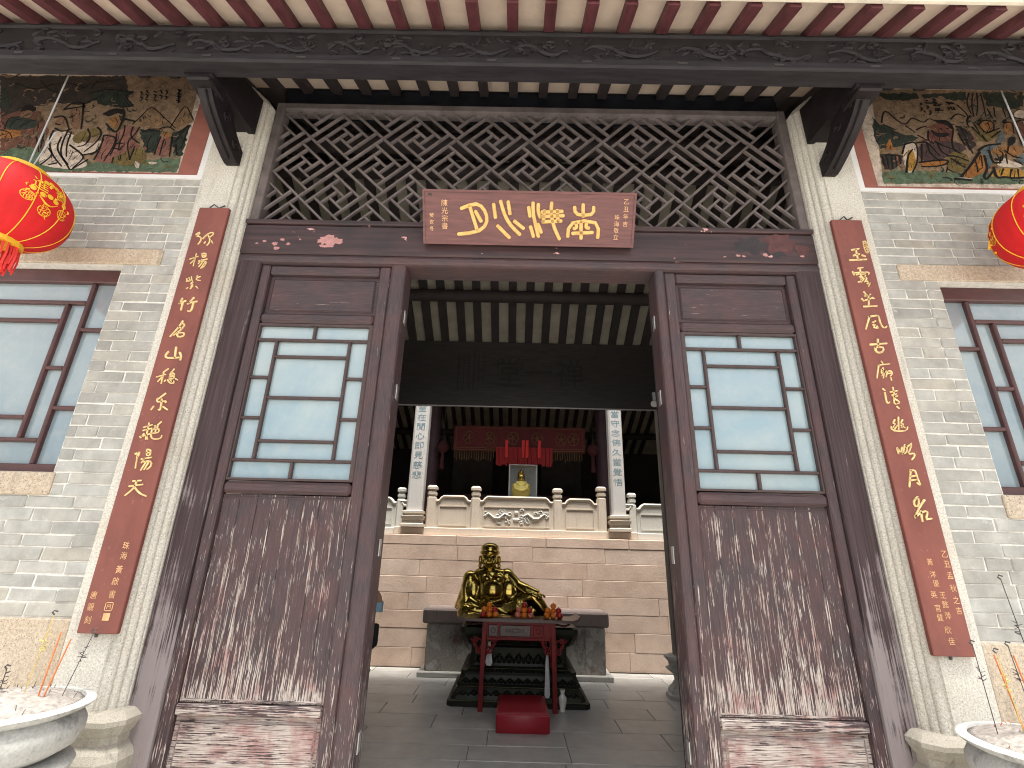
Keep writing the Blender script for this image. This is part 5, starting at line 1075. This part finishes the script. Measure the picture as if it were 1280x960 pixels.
# ---------------------------------------------------------------- altar table
t = thing('altar_table', (.03, 3.35, 0), 'dark red lacquered altar table with upturned ends before the statue', 'table')
TX = .03
pts = [(-.69, .955), (-.665, .925), (-.61, .908), (0, .906), (.61, .908), (.665, .925), (.69, .955)]
MB().loft([[(TX+u, 3.14, v), (TX+u, 3.56, v), (TX+u, 3.56, v-.030), (TX+u, 3.14, v-.030)] for u, v in pts]).build('tabletop', MAT['lacquer_d'], t)
for sx in (-1, 1):
    for yy in (3.19, 3.51):
        MB().loft([[(TX+sx*q+a*w, yy+b*w, z) for a, b in ((-1, -1), (1, -1), (1, 1), (-1, 1))] for z, q, w in ((0, .405, .026), (.30, .402, .023), (.876, .385, .025))]).build('leg', MAT['lacquer'], t)
    MB().box(TX+sx*.385-.015, TX+sx*.385+.015, 3.22, 3.48, .72, .87).build('side_apron', MAT['lacquer'], t)
    # openwork spandrels inside and outside the legs
    for dr in (-1, 1):
        sp = MB(); x0 = TX+sx*.385+dr*.028
        for r, cx_, cz_ in ((.045, .045, .655), (.03, .03, .585), (.022, .07, .69)):
            sp.tube([(x0+dr*(cx_+r*math.cos(a)), 3.19, cz_+r*math.sin(a)) for a in [2*PI*k/12 for k in range(13)]], .008, 6)
        sp.tube([(x0, 3.19, .54), (x0+dr*.05, 3.19, .62), (x0+dr*.13, 3.19, .70)], .010, 6); sp.build('spandrel', MAT['lacquer'], t)
    ar = MB(); ar.tube([(TX+sx*.415, 3.19, .86), (TX+sx*.52, 3.19, .845), (TX+sx*.60, 3.19, .80) if False else (TX+sx*.58, 3.19, .868)], .012, 6); ar.build('wing_moulding', MAT['lacquer_d'], t)
MB().box(TX-.36, TX+.36, 3.175, 3.20, .855, .876).build('apron_rail', MAT['lacquer'], t)
MB().box(TX-.36, TX+.36, 3.175, 3.20, .690, .715, .004).build('apron_rail', MAT['lacquer'], t)
MB().box(TX-.36, TX+.36, 3.187, 3.50, .715, .855).build('drawer_case', MAT['lacquer'], t)
for a, b in ((-.345, -.235), (-.215, .135), (.165, .275)):
    m_ = MAT['lacquer_d'] if a < .1 else MAT['lacquer']
    dw = MB().box(TX+a, TX+b, 3.170, 3.187, .728, .845, .006).build('drawer', m_, t)
    c_ = MB(); mx = TX+(a+b)/2
    c_.tube([(mx+.025*math.cos(q), 3.168, .787+.025*math.sin(q)) for q in [2*PI*k/12 for k in range(13)]], .006, 6)
    if b-a > .2:
        for d_ in (-.09, -.045, .045, .09): c_.tube([(mx+d_+.015*math.cos(q), 3.168, .787+.015*math.sin(q)) for q in [2*PI*k/10 for k in range(11)]], .005, 6)
    c_.build('carving', m_, dw)

# fruit offerings
rf_ = random.Random(8)
def fruit(kind, x, y, z, r, where):
    mt = {'orange': 'orange', 'apple': 'apple', 'peach': 'pinkfruit'}[kind]
    adj = {'orange': 'ripe orange', 'apple': 'dark red apple', 'peach': 'pink peach'}[kind]
    mb = MB(); mb.lathe([(.001, -r*.86), (r*.5, -r*.82), (r*.85, -r*.5), (r, 0), (r*.88, r*.48), (r*.5, r*.80), (r*.18, r*.86), (.001, r*.78)], (x, y, z+r*.86), 14)
    o = mb.build(kind, MAT[mt], None, smooth=True)
    props(o, '%s in the offering pile %s' % (adj, where), kind if kind != 'peach' else 'peach', 'fruit offerings on the altar table')
    MB().tube([(x, y, z+r*1.62), (x+.004, y, z+r*1.62+.012)], .003, 5).build('stem', MAT['stick_d'], o)
ZT = .907
def pile(cx, cy, kinds, where, r=.036):
    base = [(-1, -.5), (1, -.5), (0, -.55), (-1, .6), (0, .65), (1, .6)]
    for i, k in enumerate(kinds):
        if i < 6: x, y, z = cx+base[i][0]*r*2.02, cy+base[i][1]*r*1.9, ZT
        elif i < 9: x, y, z = cx+(i-7)*r*1.7, cy+rf_.uniform(-.01, .01), ZT+r*1.45
        else: x, y, z = cx, cy, ZT+r*2.85
        fruit(k, x, y, z, r*rf_.uniform(.94, 1.06), where)
pile(-.315, 3.30, ['apple', 'orange', 'orange', 'apple', 'orange', 'apple', 'orange', 'orange', 'apple', 'orange'], 'below the folded brass leg')
pile(.09, 3.30, ['peach', 'peach', 'orange', 'orange', 'apple', 'orange', 'peach', 'orange', 'apple', 'apple'], 'below the raised brass knee', .037)
pile(.43, 3.32, ['orange', 'apple', 'orange', 'orange', 'apple', 'apple', 'orange', 'orange', 'apple', 'orange'], 'beside the upturned table end', .036)
o = MB().lathe([(.001, .906), (.055, .908), (.06, .92), (.04, .93), (.001, .93)], (-.12, 3.28, 0), 16).build('offering_dish', MAT['ochre'], None, smooth=50); props(o, 'small brass dish between two offering piles on the table', 'dish')
o = MB().loft([[(-.28, 3.16, z), (.30, 3.16, z), (.30, 3.22, z), (-.28, 3.22, z)] for z in (.9065, .914)]).build('incense_tray', MAT['lacquer_d'], None); props(o, 'long narrow dark tray along the front of the altar table', 'tray')
# cloths tied to the table legs
for x, w_, z0, z1, mt, lb in ((-.30, .035, .42, .66, 'cloth_w', 'white towel hanging behind the leg of the altar table beneath the brass folded leg'), (.355, .028, .12, .62, 'cloth_w', 'long white cloth hanging behind the altar table leg near the vase'), (.335, .022, .55, .68, 'valance', 'scrap of red cloth tied behind the altar table leg')):
    y_ = 3.26 if mt == 'cloth_w' else 3.235
    mb = MB(); mb.loft([[(x-w_*k, y_, z), (x, y_-.012, z), (x+w_*k, y_, z), (x, y_+.012, z)] for z, k in ((z1, .35), ((z0+z1)/2, .8), (z0+.03, 1.1), (z0, .7))])
    o = mb.build('hanging_cloth', MAT[mt], None); props(o, lb, 'cloth')

# kneeler, vase
t = thing('kneeling_cushion', (.07, 2.86, 0), 'crimson vinyl kneeling cushion on the floor before the altar table', 'kneeler')
rg = []
for z, q in ((.002, .0), (.012, .004), (.135, .004), (.15, -.002), (.163, -.02), (.170, -.06), (.174, -.14)):
    a, b = .254+q, .345+q; c = .018; rg.append([(.072+u, 2.86+v, z) for u, v in ((-a+c, -b), (a-c, -b), (a, -b+c), (a, b-c), (a-c, b), (-a+c, b), (-a, b-c), (-a, -b+c))])
MB().loft(rg).build('cushion', MAT['vinyl'], t, smooth=50)
MB().tube([(-.178, 2.516, .148), (.322, 2.516, .148), (.324, 3.20, .148), (-.178, 3.20, .148), (-.178, 2.516, .148)], .004, 5).build('piping', MAT['vinyl'], t)
o = MB().lathe([(.032, 0), (.036, .006), (.028, .02), (.038, .07), (.047, .11), (.044, .135), (.022, .16), (.020, .175), (.030, .205), (.032, .210)], (.522, 3.25, 0), 20).build('vase', MAT['porcelain'], None, smooth=60); props(o, 'slim cream porcelain vase on the floor against the bronze plinth', 'vase')

# ================================================================ person sitting behind the door edge, wearing a face mask
t = thing('person', (-1.80, 3.0, 0), 'seated person in black clothes and blue face mask half hidden by the door edge', 'person')
mb = MB(); px_, py_ = -1.80, 3.0
mb.tube([(px_, py_, .46), (px_+.03, py_, .62), (px_+.07, py_, .78), (px_+.11, py_, .88)], [.17, .155, .165, .11], 14)
for s in (-1, 1):
    mb.tube([(px_+s*.09, py_-.02, .47), (px_+s*.11, py_-.22, .50), (px_+s*.11, py_-.42, .48)], [.095, .085, .065], 10)
    mb.tube([(px_+s*.11, py_-.42, .48), (px_+s*.11, py_-.44, .28), (px_+s*.11, py_-.42, .06)], [.062, .055, .04], 10)
    mb.tube([(px_+s*.11, py_-.42, .05), (px_+s*.12, py_-.55, .035)], [.045, .035], 8)
    mb.tube([(px_+.06+s*.17, py_+.0, .84), (px_+.04+s*.22, py_-.06, .66), (px_+s*.18, py_-.20, .60)], [.065, .052, .045], 10); mb.tube([(px_+s*.18, py_-.20, .60), (px_+s*.12, py_-.33, .585)], [.042, .033], 8)
remeshed(mb, .015, 6).build('body', MAT['shirt'], t, smooth=True)
hm = MB(); hx, hy, hz = px_+.195, py_, 1.075
hm.ball((hx, hy, hz), (.098, .078, .115), 16, 11); hm.ball((hx+.03, hy, hz-.06), (.065, .055, .06)); hm.tube([(px_+.11, py_, .87), (hx-.02, hy, hz-.06)], [.055, .052], 10); hm.ball((hx+.10, hy, hz-.012), (.018, .013, .018))
for s in (-1, 1): hm.ball((hx-.01, hy+s*.078, hz-.01), (.018, .010, .03))
remeshed(hm, .008, 4).build('head', MAT['skin'], t, smooth=True)
hr = MB().ball((hx-.022, hy, hz+.028), (.098, .086, .105), 16, 11); hr.build('hair', MAT['hair'], t, smooth=True)
mk = MB(); mk.loft([[(hx+.03, hy-.074, hz-.015+dz*.7), (hx+.085, hy-.05, hz-.012+dz), (hx+.118, hy, hz-.005+dz*1.1), (hx+.085, hy+.05, hz-.012+dz), (hx+.03, hy+.074, hz-.015+dz*.7)] for dz in (.0, -.035, -.07, -.10)], caps=False, closed=False)
mk.build('face_mask', MAT['mask'], t, smooth=True)
for s in (-1, 1):
    hb = MB(); cx_, cy_, cz_ = px_+s*.11, py_-.36, .578; hb.ball((cx_, cy_, cz_), (.036, .045, .016))
    for i, l in enumerate((.05, .06, .064, .055)): hb.tube([(cx_-.026+i*.018, cy_-.03, cz_), (cx_-.027+i*.019, cy_-.03-l*.6, cz_-.002), (cx_-.027+i*.019, cy_-.03-l, cz_-.022)], [.0095, .009, .007], 6)
    hb.tube([(cx_-s*.032, cy_+.01, cz_), (cx_-s*.055, cy_-.02, cz_-.006), (cx_-s*.058, cy_-.04, cz_-.016)], [.011, .010, .008], 6); hb.build('hand', MAT['skin'], t, smooth=True)
t = thing('stool', (px_, py_, 0), 'dark wooden stool under the seated person behind the door', 'stool')
MB().box(px_-.19, px_+.20, py_-.19, py_+.19, .335, .375, .008).build('seat', MAT['lacquer_d'], t)
for a in (-1, 1):
    for b in (-1, 1): MB().box(px_+a*.16-.02, px_+a*.16+.02, py_+b*.16-.02, py_+b*.16+.02, 0, .334).build('leg', MAT['lacquer_d'], t)

# ================================================================ lanterns
def lantern(cx, cz, R, Hh, a_face, label, cords):
    cy = -.42
    t = thing('red_lantern', (cx, cy, cz-Hh), label, 'lantern', 'big red lanterns under the eaves')
    nseg = 48; prof = []
    def rad(k): return R*(max(1-abs(k)**2.25, 0))**.5
    ks = [-.93+1.86*i/22 for i in range(23)]
    rings = []
    for k in ks:
        r = rad(k); rings.append([(cx+r*(1+.006*math.cos(24*a))*math.cos(a), cy+r*(1+.006*math.cos(24*a))*math.sin(a), cz+Hh*k) for a in [2*PI*i/96 for i in range(96)]])
    MB().loft(rings).build('body', MAT['lantern'], t, smooth=True)
    for i in range(12):
        a = 2*PI*i/12+.13
        MB().tube([(cx+(rad(k)+.001)*math.cos(a), cy+(rad(k)+.001)*math.sin(a), cz+Hh*k) for k in ks], .0028, 5).build('rib', MAT['yellow'], t)
    rb0 = rad(.93)
    MB().lathe([(rb0*.9, -Hh*.93-.025), (rb0*1.12, -Hh*.93-.022), (rb0*1.12, -Hh*.93+.006), (rb0*.9, -Hh*.93+.01)], (cx, cy, cz), 32).build('bottom_ring', MAT['yellow'], t, smooth=40)
    MB().lathe([(rb0*.9, Hh*.93-.008), (rb0*1.12, Hh*.93-.006), (rb0*1.12, Hh*.93+.022), (rb0*.5, Hh*.93+.028)], (cx, cy, cz), 32).build('top_ring', MAT['yellow'], t, smooth=40)
    rt_ = random.Random(6); mb = MB()
    for i in range(90):
        a = rt_.uniform(0, 2*PI); q = rb0*1.02*math.sqrt(rt_.uniform(.35, 1)); z0 = cz-Hh*.93-.02; zz = z0-rt_.uniform(.12, .165)
        mb.tube([(cx+q*math.cos(a), cy+q*math.sin(a), z0), (cx+q*1.08*math.cos(a), cy+q*1.08*math.sin(a), (z0+zz)/2), (cx+q*1.02*math.cos(a), cy+q*1.02*math.sin(a), zz)], .0065, 4)
    mb.build('tassel', MAT['tassel'], t, kind='stuff')
    # printed gold emblem: coin discs with characters round a crescent ingot, on the bulging side
    def onb(az, k, d=.002):
        r = rad(k)+d; return (cx+r*math.cos(az), cy+r*math.sin(az), cz+Hh*k*(1+d*2))
    def disc(az, k, q, mat='yellow', ring=False, nm='coin', d=.0015):
        mb = MB(); vs = [onb(az, k, d+.0004)]
        for i in range(20): vs.append(onb(az+q*math.cos(2*PI*i/20)/R, max(min(k+q*math.sin(2*PI*i/20)/Hh*.9, .9), -.9), d))
        mb.add(vs, [(0, 1+i, 1+(i+1) % 20) for i in range(20)]); mb.build(nm, MAT[mat], t, recalc=False)
    for face in (a_face, a_face+PI*.5, a_face+PI, a_face-PI*.5):
        for (da, k, ch) in ((-.33, -.10, '福'), (.0, -.26, '招'), (.33, -.10, '財'), (-.2, .30, '進'), (.2, .30, '寶')):
            if ch in '福財招':
                disc(face+da, k, .036, 'yellow'); disc(face+da, k, .031, 'lantern', d=.0025)
            vs, fs = glyph(ch); h = .052 if ch in '福財招' else .085
            if vs: MB().add([onb(face+da+u*h/R, k+v*h/Hh, .004) for u, v in vs], fs).build('character', MAT['yellow'], t, recalc=False)
        mb = MB(); mb.tube([onb(face+(-.17+.34*i/10), .02-.13*math.sin(PI*i/10), .002) for i in range(11)], [.004+.012*math.sin(PI*i/10) for i in range(11)], 6, flat=.25); mb.build('ingot', MAT['yellow'], t)
        for da, k in ((-.12, .08), (.12, .08), (0, .12), (-.3, .12), (.3, .12), (0, .48), (-.1, .44), (.1, .44)): disc(face+da, k, .017, nm='petal')
        for j in range(26):
            q = rt_.uniform(-.46, .46); kk = rt_.uniform(-.38, .55)
            if abs(q)/.5+abs(kk-.08)/.52 < 1.05:
                a_ = rt_.uniform(0, 6.3); mb = MB(); mb.tube([onb(face+q+.05*math.cos(a_+i*.9)*i/3, kk+.06*math.sin(a_+i*.9)*i/3, .0025) for i in range(4)], [.004, .008, .007, .003], 5, flat=.3); mb.build('scroll', MAT['yellow'], t)
    top = soff(-.42)-.03
    MB().tube([(cx, cy, cz+Hh*.93+.02), (cx, cy, top)], .0045, 6).build('cord', MAT['wire'], t)
    for dx, z1 in cords: MB().tube([(cx+dx*.3, cy, cz+Hh*.9), (cx+dx, cy+.02, z1)], .004, 6).build('cord', MAT['wirek'] if dx < 0 else MAT['wire'], t)
lantern(-3.25, 3.575, .30, .27, -.18, 'red silk lantern with gold print hanging beside the couplet ending in two seals', ((.06, 4.2),))
lantern(3.24, 3.60, .30, .265, -2.42, 'red silk lantern with gold print hanging beside the scuffed couplet board', ())

# ================================================================ stone incense burners with sticks
def burner(cx, cz, label):
    cy = -.50
    t = thing('incense_burner', (cx, cy, 0), label, 'incense burner', 'stone incense burners before the pilasters')
    MB().lathe([(.20, 0), (.24, .02), (.24, .30), (.20, .34), (.19, .60), (.20, cz-.36), (.25, cz-.31), (.29, cz-.265), (.30, cz-.235), (.285, cz-.215), (.24, cz-.205), (.20, cz-.20)], (cx, cy, 0), 40).build('pedestal', MAT['burner'], t, smooth=45)
    MB().lathe([(.18, cz-.20), (.235, cz-.195), (.285, cz-.165), (.305, cz-.12), (.305, cz-.085), (.285, cz-.05), (.275, cz-.04), (.31, cz-.022), (.32, cz-.008), (.31, cz), (.28, cz+.002), (.27, cz-.03), (.1, cz-.05)], (cx, cy, 0), 48).build('bowl', MAT['burner'], t, smooth=40)
    rs = random.Random(int(cx*10)); rings = []
    for j in range(9):
        r = .286*(1-j/8.0); rings.append([(cx+r*math.cos(a), cy+r*math.sin(a), cz-.012+.06*(1-(r/.286)**2)+rs.uniform(-.004, .004)) for a in [2*PI*i/36 for i in range(36)]])
    MB().loft(rings, caps=True).build('ash', MAT['sand'], t, smooth=True)
    mb = MB()
    for i in range(26):
        a = rs.uniform(0, 6.3); r = .26*math.sqrt(rs.random()); z0 = cz-.012+.06*(1-(r/.286)**2); u, v = rs.uniform(-.02, .02), rs.uniform(-.02, .02); x_, y_ = cx+r*math.cos(a), cy+r*math.sin(a)
        mb.tube([(x_, y_, z0-.01), (x_+u, y_+v, z0+rs.uniform(.005, .022))], [.0018, .0014], 4)
    mb.build('burnt_stubs', MAT['stick_d'] if cx < 0 else MAT['stick_o'], t, kind='stuff')
    return t
burner(-2.225, .945, 'round stone incense burner full of ash below the board with two seals')
burner(2.215, .905, 'round stone incense burner full of ash below the scuffed couplet board')
ri = random.Random(12)
def stick(x, y, z, h, lx, ly, kind, label):
    mt = {'orange': 'stick_o', 'dark': 'stick_d', 'yellow': 'stick_y'}[kind]
    o = MB(); p0 = Vector((x, y, z-.03)); p1 = Vector((x+lx, y+ly, z+h)); r = .0035 if kind == 'orange' else .0018
    o.tube([p0, p0.lerp(p1, .5), p1], [r, r, r*.9], 6)
    s_ = o.build('incense_stick', MAT[mt], None); props(s_, label, 'incense stick', 'incense sticks in the stone burners')
    if kind != 'orange':
        mb = MB(); mb.tube([p1, p1+Vector((-.012, 0, .010)), p1+Vector((-.004, 0, .018)), p1+Vector((.012, 0, .014))], .0035, 5); mb.build('ash_curl', MAT['stick_d'], s_)
        q = p0.lerp(p1, .68); mb = MB()
        for i in range(12):
            a = ri.uniform(0, 6.3); d = Vector((math.cos(a)*.02, math.sin(a)*.012, ri.uniform(-.008, .014))); b = q+Vector((0, 0, ri.uniform(-.035, .03))); mb.tube([b, b+d], [.0018, .0012], 4)
        mb.build('paper_flower', MAT['stick_y' if kind == 'yellow' else 'stick_d'], s_)
for x, y, h, lx, ly, k, lb in ((-2.15, -.50, .33, .03, 0, 'yellow', 'tall thin incense stick with yellow paper flower in the burner below the two seals'),
                               (-2.085, -.50, .26, .02, 0, 'orange', 'thick orange incense stick in the burner below the two seals'), (-2.078, -.485, .23, .045, .01, 'orange', 'thick orange incense stick in the burner below the two seals'),
                               (-2.05, -.42, .24, .03, .05, 'dark', 'burnt dark incense stick leaning to the pilaster below the two seals'), (-2.30, -.45, .10, .0, 0, 'dark', 'short burnt stub in the burner below the two seals')):
    stick(x, y, .965, h, lx, ly, k, lb)
for x, y, h, lx, ly, k, lb in ((2.03, -.45, .34, -.01, 0, 'dark', 'thin burnt incense stick at the rim below the scuffed board'), (2.085, -.52, .32, -.03, 0, 'yellow', 'incense stick with yellow paper flower below the scuffed board'),
                               (2.11, -.50, .31, -.05, .0, 'orange', 'thick orange incense stick in the burner below the scuffed board'), (2.19, -.50, .31, -.045, .0, 'orange', 'thick orange incense stick in the burner below the scuffed board'),
                               (2.20, -.46, .34, -.03, .0, 'dark', 'dark incense stick with burnt paper flower below the scuffed board'), (2.26, -.48, .62, -.055, .0, 'dark', 'tallest thin black incense stick below the scuffed board')):
    stick(x, y, .925, h, lx, ly, k, lb)
